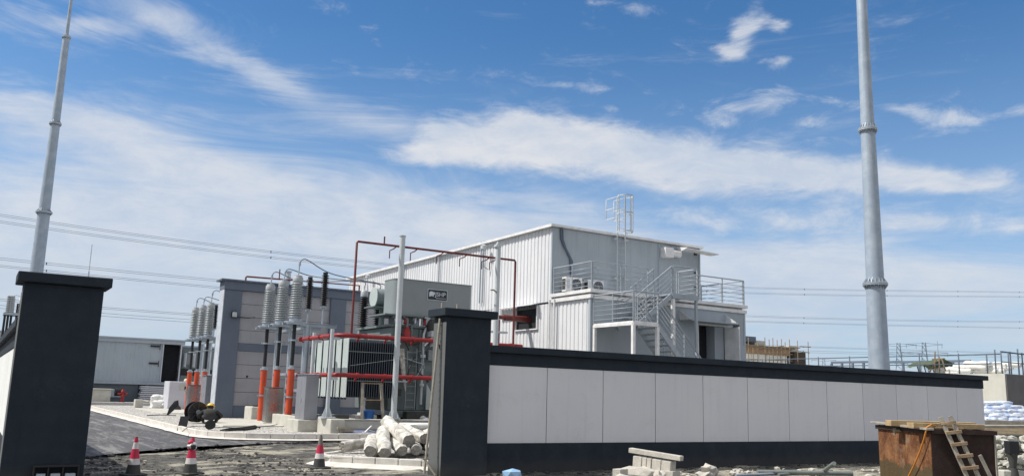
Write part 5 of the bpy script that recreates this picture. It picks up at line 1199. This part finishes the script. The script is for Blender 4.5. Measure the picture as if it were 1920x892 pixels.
# rack of insulators behind the side wall, far left
RY = 50.
r = thing('insulator_stand', 'small insulator stand peeping over the side wall at the far left', 'insulator stand', (aY(20,600,RY).x, RY, 0))
pz = aY(20,586,RY); xl, xr_ = aY(6,590,RY).x, aY(45,590,RY).x
MB().box(xl, xr_, RY-.1, RY+1.0, pz.z-.12, pz.z).build('platform', m_galv, r)
for px_ in (8, 14, 20, 30): x = aY(px_,600,RY).x; MB().cyl((x,RY,0),(x,RY,pz.z-.12),.055,n=8).build('leg', m_black, r)
for px_ in (15, 20, 24): x = aY(px_,570,RY).x; MB().lathe((x,RY,pz.z), shed_profile(0,.85,9,.07,.06,.10,.09), 12).build('insulator', m_porc, r)
for px_ in (33, 37, 41): x = aY(px_,575,RY).x; MB().lathe((x,RY+.2,pz.z), shed_profile(0,.5,7,.04,.04,.06,.055), 10).build('black_insulator', m_blackg, r)
for px_, pt in ((24,554),(27,556),(36,556),(45,556)): x = aY(px_,575,RY).x; MB().cyl((x,RY+.3,pz.z),(x,RY+.3,aY(px_,pt,RY).z),.012,n=6).build('rod', m_galv, r)
MB().tube([(aY(20,557,RY).x,RY,aY(20,557,RY).z),(aY(30,555,RY).x,RY,aY(30,553,RY).z),(aY(45,556,RY).x,RY,aY(45,558,RY).z)],.012,5).build('busbar', m_galv, r)
# ------------------------------------------------------------------ power lines and pylons
LY = 300.
def pline(label, ctl, gap, r_=.058):
    P_ = [aY(x, y, LY) for x, y in ctl]; X_ = [p.x for p in P_]; Z_ = [p.z for p in P_]
    def zf(x):
        s_ = 0
        for i in range(len(X_)):
            t_ = Z_[i]
            for j in range(len(X_)):
                if j != i: t_ *= (x-X_[j])/(X_[i]-X_[j])
            s_ += t_
        return s_
    x0, x1 = X_[0]-12, X_[-1]+40; n_ = 60; r = thing('power_line', label, 'power line', (x0, LY, 0), 'overhead power lines crossing the sky')
    for k in range(2): MB().tube([(x0+(x1-x0)*i/n_, LY, zf(x0+(x1-x0)*i/n_)-k*gap) for i in range(n_+1)], r_, 5).build('conductor', m_wire, r)
    for i in range(9): x = x0+(x1-x0)*((i+.35)/9); MB().box(x-.16, x+.16, LY-.1, LY+.1, zf(x)-gap-.12, zf(x)+.12).build('spacer', m_wire, r)
pline('topmost double power line crossing the whole sky', [(0,401.5),(420,460),(1398,538),(1920,547)], .55)
pline('second double power line just below the topmost', [(0,414),(420,471),(1398,548),(1920,555.5)], .55)
pline('third double power line passing over the low grey building', [(0,483),(420,525),(1398,591),(1920,602)], .6)
pline('fourth double power line below the third one', [(0,497),(420,538.5),(1398,601),(1920,614)], .5)
pline('fifth double power line low over the grey building roof', [(0,560),(361,588),(1509,649),(1920,662)], .5, .055)
pline('lowest faint double power line near the horizon', [(0,572),(361,599),(1509,657),(1920,668)], .9, .055)
def pylon(px_, py_, D, label):
    p = C0+ray(px_, 690)*D; t_ = C0+ray(px_, py_)*D; Ht = t_.z; x, y = p.x, p.y
    r = thing('lattice_pylon', label, 'pylon', (x, y, 0), 'far pylons on the horizon'); d = V((math.cos(YAW+.3), -math.sin(YAW+.3), 0)); e = V((-d.y, d.x, 0)); O_ = V((x,y,0)); k = MB(); wd = Ht*.011*.55
    def w_(z): f = z/Ht; return Ht*(.085*(1-f)**1.3+.022)
    zs = [0,.16,.30,.43,.55,.66,.76,.86,.94,1.0]
    for a_, b_ in zip(zs, zs[1:]):
        a_, b_ = a_*Ht, b_*Ht; wa, wb = w_(a_), w_(b_)
        for s1 in (-1, 1):
            for ax, bx in ((d, e), (e, d)):
                k.bar(O_+ax*wa*s1+bx*wa+V((0,0,a_)), O_+ax*wb*s1+bx*wb+V((0,0,b_)), wd); k.bar(O_+ax*wa+bx*wa*s1+V((0,0,a_)), O_-ax*wb+bx*wb*s1+V((0,0,b_)), wd*.7)
    k.build('tower', m_haze, r); k = MB()
    for f, L_ in ((.97,.30),(.84,.38),(.70,.30)):
        z = f*Ht
        for s in (-1, 1): k.bar(O_+V((0,0,z+Ht*.02)), O_+d*s*L_*Ht*.9+V((0,0,z)), wd*.9); k.bar(O_+V((0,0,z-Ht*.03)), O_+d*s*L_*Ht*.9+V((0,0,z)), wd*.9); k.bar(O_+d*s*L_*Ht*.85+V((0,0,z)), O_+d*s*L_*Ht*.85+V((0,0,z-Ht*.06)), wd*.8)
    k.build('cross_arm', m_haze, r)
pylon(1687, 642, 900, 'far lattice pylon on the horizon just right of the thick mast')
pylon(1735, 641, 860, 'far lattice pylon, the taller one further right of the thick mast')
pylon(1545, 672, 1900, 'tiny faint pylon on the horizon left of the thick mast')
# ------------------------------------------------------------------ tools, reels and workers on the gravel
p = aZ(369, 791, .25); r = thing('cable_drum', 'large black cable drum standing on the gravel beside the crouching worker', 'cable drum', (p.x, p.y, .25))
ax = V((.25,-1,0)).normalized(); c_ = V((p.x, p.y, .25+.40))
for s_ in (0, 1): MB().lathe(c_-ax*(.0 if s_ else .34), [(.40,0),(.40,.03)], 30, ax).build('flange', m_blackg, r)
MB().lathe(c_-ax*.31, [(.30,0),(.30,.30)], 24, ax).build('wound_cable', m_black, r)
k = MB()
for a_ in range(0, 180, 45):
    x = ax.cross(V((0,0,1))); q = x*math.cos(R(a_))*.37+V((0,0,1))*math.sin(R(a_))*.37; k.bar(c_+ax*.045-q, c_+ax*.045+q, .03, .02)
k.build('spoke', m_coneb, r); MB().lathe(c_+ax*.03, [(.09,0),(.09,.03)], 16, ax).build('hub', m_galv, r)
p = aZ(393, 805, .25); r = thing('small_reel', 'small dark hose reel on the gravel below the crouching worker', 'reel', (p.x, p.y, .25)); c_ = V((p.x, p.y, .25+.16)); ax = V((-.35,-1,0)).normalized()
MB().lathe(c_, [(.10,0),(.16,.0),(.16,.03),(.10,.04)], 22, ax).lathe(c_-ax*.2, [(.16,0),(.16,.03)], 22, ax).build('flange', m_black, r); MB().lathe(c_-ax*.17, [(.11,0),(.11,.17)], 18, ax).build('wound_hose', m_coneb, r)
a_, b_ = aZ(332,809,.06), aZ(347,806,.06); r = thing('slotted_plate', 'black slotted rubber plate leaning on the pale kerb', 'plate', (a_.x, a_.y, .05))
d = V((.30,-.05,0)); up = V((.13,.22,.52)); o_ = aZ(331,808.5,.05); k = MB()
k.plate([o_, o_+d, o_+d+up, o_+up], .03)
k.build('plate', m_black, r); k = MB(); nn = d.cross(up).normalized()*(-.004)
for i in range(6):
    for u0 in (.14, .56): v0 = .07+i*.15; k.plate([o_+d*u0+up*v0+nn, o_+d*(u0+.3)+up*v0+nn, o_+d*(u0+.3)+up*(v0+.07)+nn, o_+d*u0+up*(v0+.07)+nn], .003)
k.build('slots', m_greyw, r)
a_, b_ = aZ(312,778,.25), aZ(333,777,.25); m_ = aY(332,750,a_.y+.3); k = MB(); n1 = V((.02,.05,.02))
k.plate([a_, a_+V((.12,.02,.03)), m_+V((.10,0,-.25)), m_+V((.05,0,0)), m_+V((-.12,0,-.05)), a_.lerp(m_,.5)+V((-.12,0,0))], .03); o = k.build('rubber_flap', m_black); tag(o, 'black curved rubber flap propped upright on the gravel near the kerb', 'rubber flap')
o = MB().rock(aZ(330,765,.32)+V((0,0,.0)), .3,.25,.18,0,2).build('tool_bag', m_coneb); tag(o, 'small dark tool bag on the gravel behind the rubber flap', 'bag')
o = MB().tube([aZ(413,806,.26), aZ(432,804,.27), aZ(455,803,.28), aZ(478,800,.28), aZ(487,801,.27)], [.02,.055,.06,.075,.04], 10).build('hose_bundle', m_black); tag(o, 'flat black hose bundle lying along the kerb', 'hose')
pts = [aZ(*q, .245) for q in ((342,808),(352,800),(366,798),(384,799),(400,801),(420,800),(440,801))]
o = MB().tube(pts, .012, 5).build('loose_cable', m_black); tag(o, 'thin dark cable trailing over the kerb to the small reel', 'cable')
pts = [aZ(*q, .27) for q in ((487,800),(510,797),(528,793),(545,786))]
o = MB().tube(pts, .014, 5).build('loose_cable', m_black); tag(o, 'thin cable running from the hose bundle to the orange pipe', 'cable')
o = MB().tube([aZ(*q, .24) for q in ((276,778),(300,777),(330,778))], .02, 5).build('loose_cable', m_black); tag(o, 'dark cable lying under the rubber flap', 'cable')
def person(label, loc, rz, J, E_, rad, skin, cloth, trou, helmet, head, face):
    me = bpy.data.meshes.new('body'); names_ = list(J); idx = {n: i for i, n in enumerate(names_)}
    me.from_pydata([J[n] for n in names_], [(idx[a], idx[b]) for a, b in E_], []); o = bpy.data.objects.new('body', me); col.objects.link(o)
    sk = o.modifiers.new('s', 'SKIN'); sb = o.modifiers.new('u', 'SUBSURF'); sb.levels = 2
    for n, v in zip(names_, me.skin_vertices[0].data): v.radius = (rad[n], rad[n]*.9)
    me.skin_vertices[0].data[idx['pelvis']].use_root = True
    dg = bpy.context.evaluated_depsgraph_get(); nm = bpy.data.meshes.new_from_object(o.evaluated_get(dg)); bpy.data.objects.remove(o)
    rt = thing('person', label, 'person', loc); rt.rotation_euler[2] = rz
    if 'crouch' in label: rt.scale = (1.12, 1.08, .90)
    nm.name = 'body'; nm.materials.clear()
    for m__ in (cloth, skin, trou, m_black): nm.materials.append(m__)
    pts_ = {n: V(J[n]) for n in names_}
    for f in nm.polygons:
        f.use_smooth = True; n = min(pts_, key=lambda q: (pts_[q]-f.center).length)
        f.material_index = 1 if n in ('head','neck') or n.startswith(('hand','f_')) else 2 if n.startswith(('pelvis','hip','knee','shin')) else 3 if n.startswith(('foot','toe')) else 0
    b = bpy.data.objects.new('body', nm); col.objects.link(b); b.parent = rt
    hd, fd = V(head), V(face).normalized(); side = fd.cross(V((0,0,1))).normalized(); up = side.cross(fd)
    def local(mb, nm_, mm):
        me2 = bpy.data.meshes.new(nm_); me2.from_pydata(mb.v, [], mb.f); me2.materials.append(mm)
        for p_, k_ in zip(me2.polygons, mb.sm): p_.use_smooth = k_
        oo = bpy.data.objects.new(nm_, me2); col.objects.link(oo); oo.parent = rt
    k = MB(); k.lathe(hd+up*.035, [(.150,0),(.155,.012),(.128,.02),(.126,.06),(.108,.105),(.07,.138),(.001,.150)], 20, up); k.plate([hd+up*.04+fd*.11+side*.08, hd+up*.04+fd*.19+side*.05, hd+up*.04+fd*.19-side*.05, hd+up*.04+fd*.11-side*.08], .012); local(k, 'helmet', helmet)
    k = MB(); k.rock(hd-fd*.035-up*.005, .098, .098, .10, 0, 3, rough=.05); local(k, 'hair', m_hair)
    k = MB(); k.plate([hd+fd*.10+up*.0+side*.012, hd+fd*.10+up*.0-side*.012, hd+fd*.132-up*.04-side*.014, hd+fd*.132-up*.04+side*.014], -.02); k.rock(hd+side*.1-up*.015,.02,.03,.035,0,2,rough=.05); k.rock(hd-side*.1-up*.015,.02,.03,.035,0,2,rough=.05); local(k, 'nose_and_ears', skin)
    k = MB(); [k.rock(hd+fd*.098+side*s_*.036+up*.012,.014,.008,.009,0,2,rough=0) for s_ in (-1,1)]; k.rock(hd+fd*.10-up*.072,.03,.008,.007,0,2,rough=0); local(k, 'eyes_and_mouth', m_hair)
    return rt
def hands(J, E_, rad, s_, nm, hand, fwd_, side_):
    h, f, sd = V(hand), V(fwd_).normalized(), V(side_).normalized()
    for i in range(4):
        a_ = h+f*.06+sd*(.03-.02*i); L_ = (.035,.042,.044,.036)[i]
        J['f_%s%d' % (nm,i)] = a_; J['f_%s%db' % (nm,i)] = a_+f*L_+V((0,0,-.018)); E_ += [('hand_'+nm,'f_%s%d' % (nm,i)),('f_%s%d' % (nm,i),'f_%s%db' % (nm,i))]; rad['f_%s%d' % (nm,i)] = .010; rad['f_%s%db' % (nm,i)] = .008
    J['f_%st' % nm] = h+sd*.05+f*.03; E_.append(('hand_'+nm,'f_%st' % nm)); rad['f_%st' % nm] = .011
J = dict(pelvis=(0,-.12,.24), waist=(0,-.08,.38), chest=(0,.06,.52), neck=(0,.16,.585), head=(0,.21,.66))
rad = dict(pelvis=.20, waist=.21, chest=.22, neck=.07, head=.10)
E_ = [('pelvis','waist'),('waist','chest'),('chest','neck'),('neck','head')]
for s_, nm in ((-1,'l'),(1,'r')):
    J.update({'sh_'+nm:(s_*.2,.09,.50), 'el_'+nm:(s_*.40,.10,.30), 'wr_'+nm:(s_*.27,.36,.15), 'hand_'+nm:(s_*.25,.43,.10), 'hip_'+nm:(s_*.12,-.1,.22), 'knee_'+nm:(s_*.27,.28,.36), 'shin_'+nm:(s_*.22,.10,.14), 'foot_'+nm:(s_*.2,.06,.05), 'toe_'+nm:(s_*.23,.24,.035)})
    rad.update({'sh_'+nm:.095,'el_'+nm:.085,'wr_'+nm:.05,'hand_'+nm:.036,'hip_'+nm:.12,'knee_'+nm:.085,'shin_'+nm:.06,'foot_'+nm:.05,'toe_'+nm:.042})
    E_ += [('chest','sh_'+nm),('sh_'+nm,'el_'+nm),('el_'+nm,'wr_'+nm),('wr_'+nm,'hand_'+nm),('pelvis','hip_'+nm),('hip_'+nm,'knee_'+nm),('knee_'+nm,'shin_'+nm),('shin_'+nm,'foot_'+nm),('foot_'+nm,'toe_'+nm)]
    hands(J, E_, rad, s_, nm, J['hand_'+nm], (0,.8,-.5), (-s_,0,0))
p = aZ(391, 792, .25)
person('worker in black crouching with back turned, wearing a yellow helmet', (p.x, p.y-.1, .25), -.25, J, E_, rad, m_skin, m_jack, m_trou, m_yel, (0,.215,.665), (0,.9,-.35))
J = dict(pelvis=(0,0,.98), waist=(0,0,1.15), chest=(0,.02,1.36), neck=(0,.02,1.52), head=(0,.04,1.62))
rad = dict(pelvis=.15, waist=.14, chest=.16, neck=.06, head=.098); E_ = [('pelvis','waist'),('waist','chest'),('chest','neck'),('neck','head')]
for s_, nm in ((-1,'l'),(1,'r')):
    J.update({'sh_'+nm:(s_*.19,.0,1.42), 'el_'+nm:(s_*.26,-.02,1.14), 'wr_'+nm:(s_*.25,.14,.95), 'hand_'+nm:(s_*.25,.19,.89), 'hip_'+nm:(s_*.1,0,.92), 'knee_'+nm:(s_*.12,.03,.5), 'shin_'+nm:(s_*.12,.01,.25), 'foot_'+nm:(s_*.12,-.01,.07), 'toe_'+nm:(s_*.14,.17,.045)})
    rad.update({'sh_'+nm:.075,'el_'+nm:.055,'wr_'+nm:.036,'hand_'+nm:.034,'hip_'+nm:.1,'knee_'+nm:.068,'shin_'+nm:.055,'foot_'+nm:.048,'toe_'+nm:.04})
    E_ += [('chest','sh_'+nm),('sh_'+nm,'el_'+nm),('el_'+nm,'wr_'+nm),('wr_'+nm,'hand_'+nm),('pelvis','hip_'+nm),('hip_'+nm,'knee_'+nm),('knee_'+nm,'shin_'+nm),('shin_'+nm,'foot_'+nm),('foot_'+nm,'toe_'+nm)]
    hands(J, E_, rad, s_, nm, J['hand_'+nm], (0,.4,-.9), (-s_,.2,0))
p = aY(350, 710, 55.4)
person('worker in an orange vest standing behind the far orange pipes, helmet showing', (p.x, 55.4, .255), 2.6, J, E_, rad, m_skin, m_vest, m_trou, m_helw, (0,.045,1.63), (0,1,-.1))
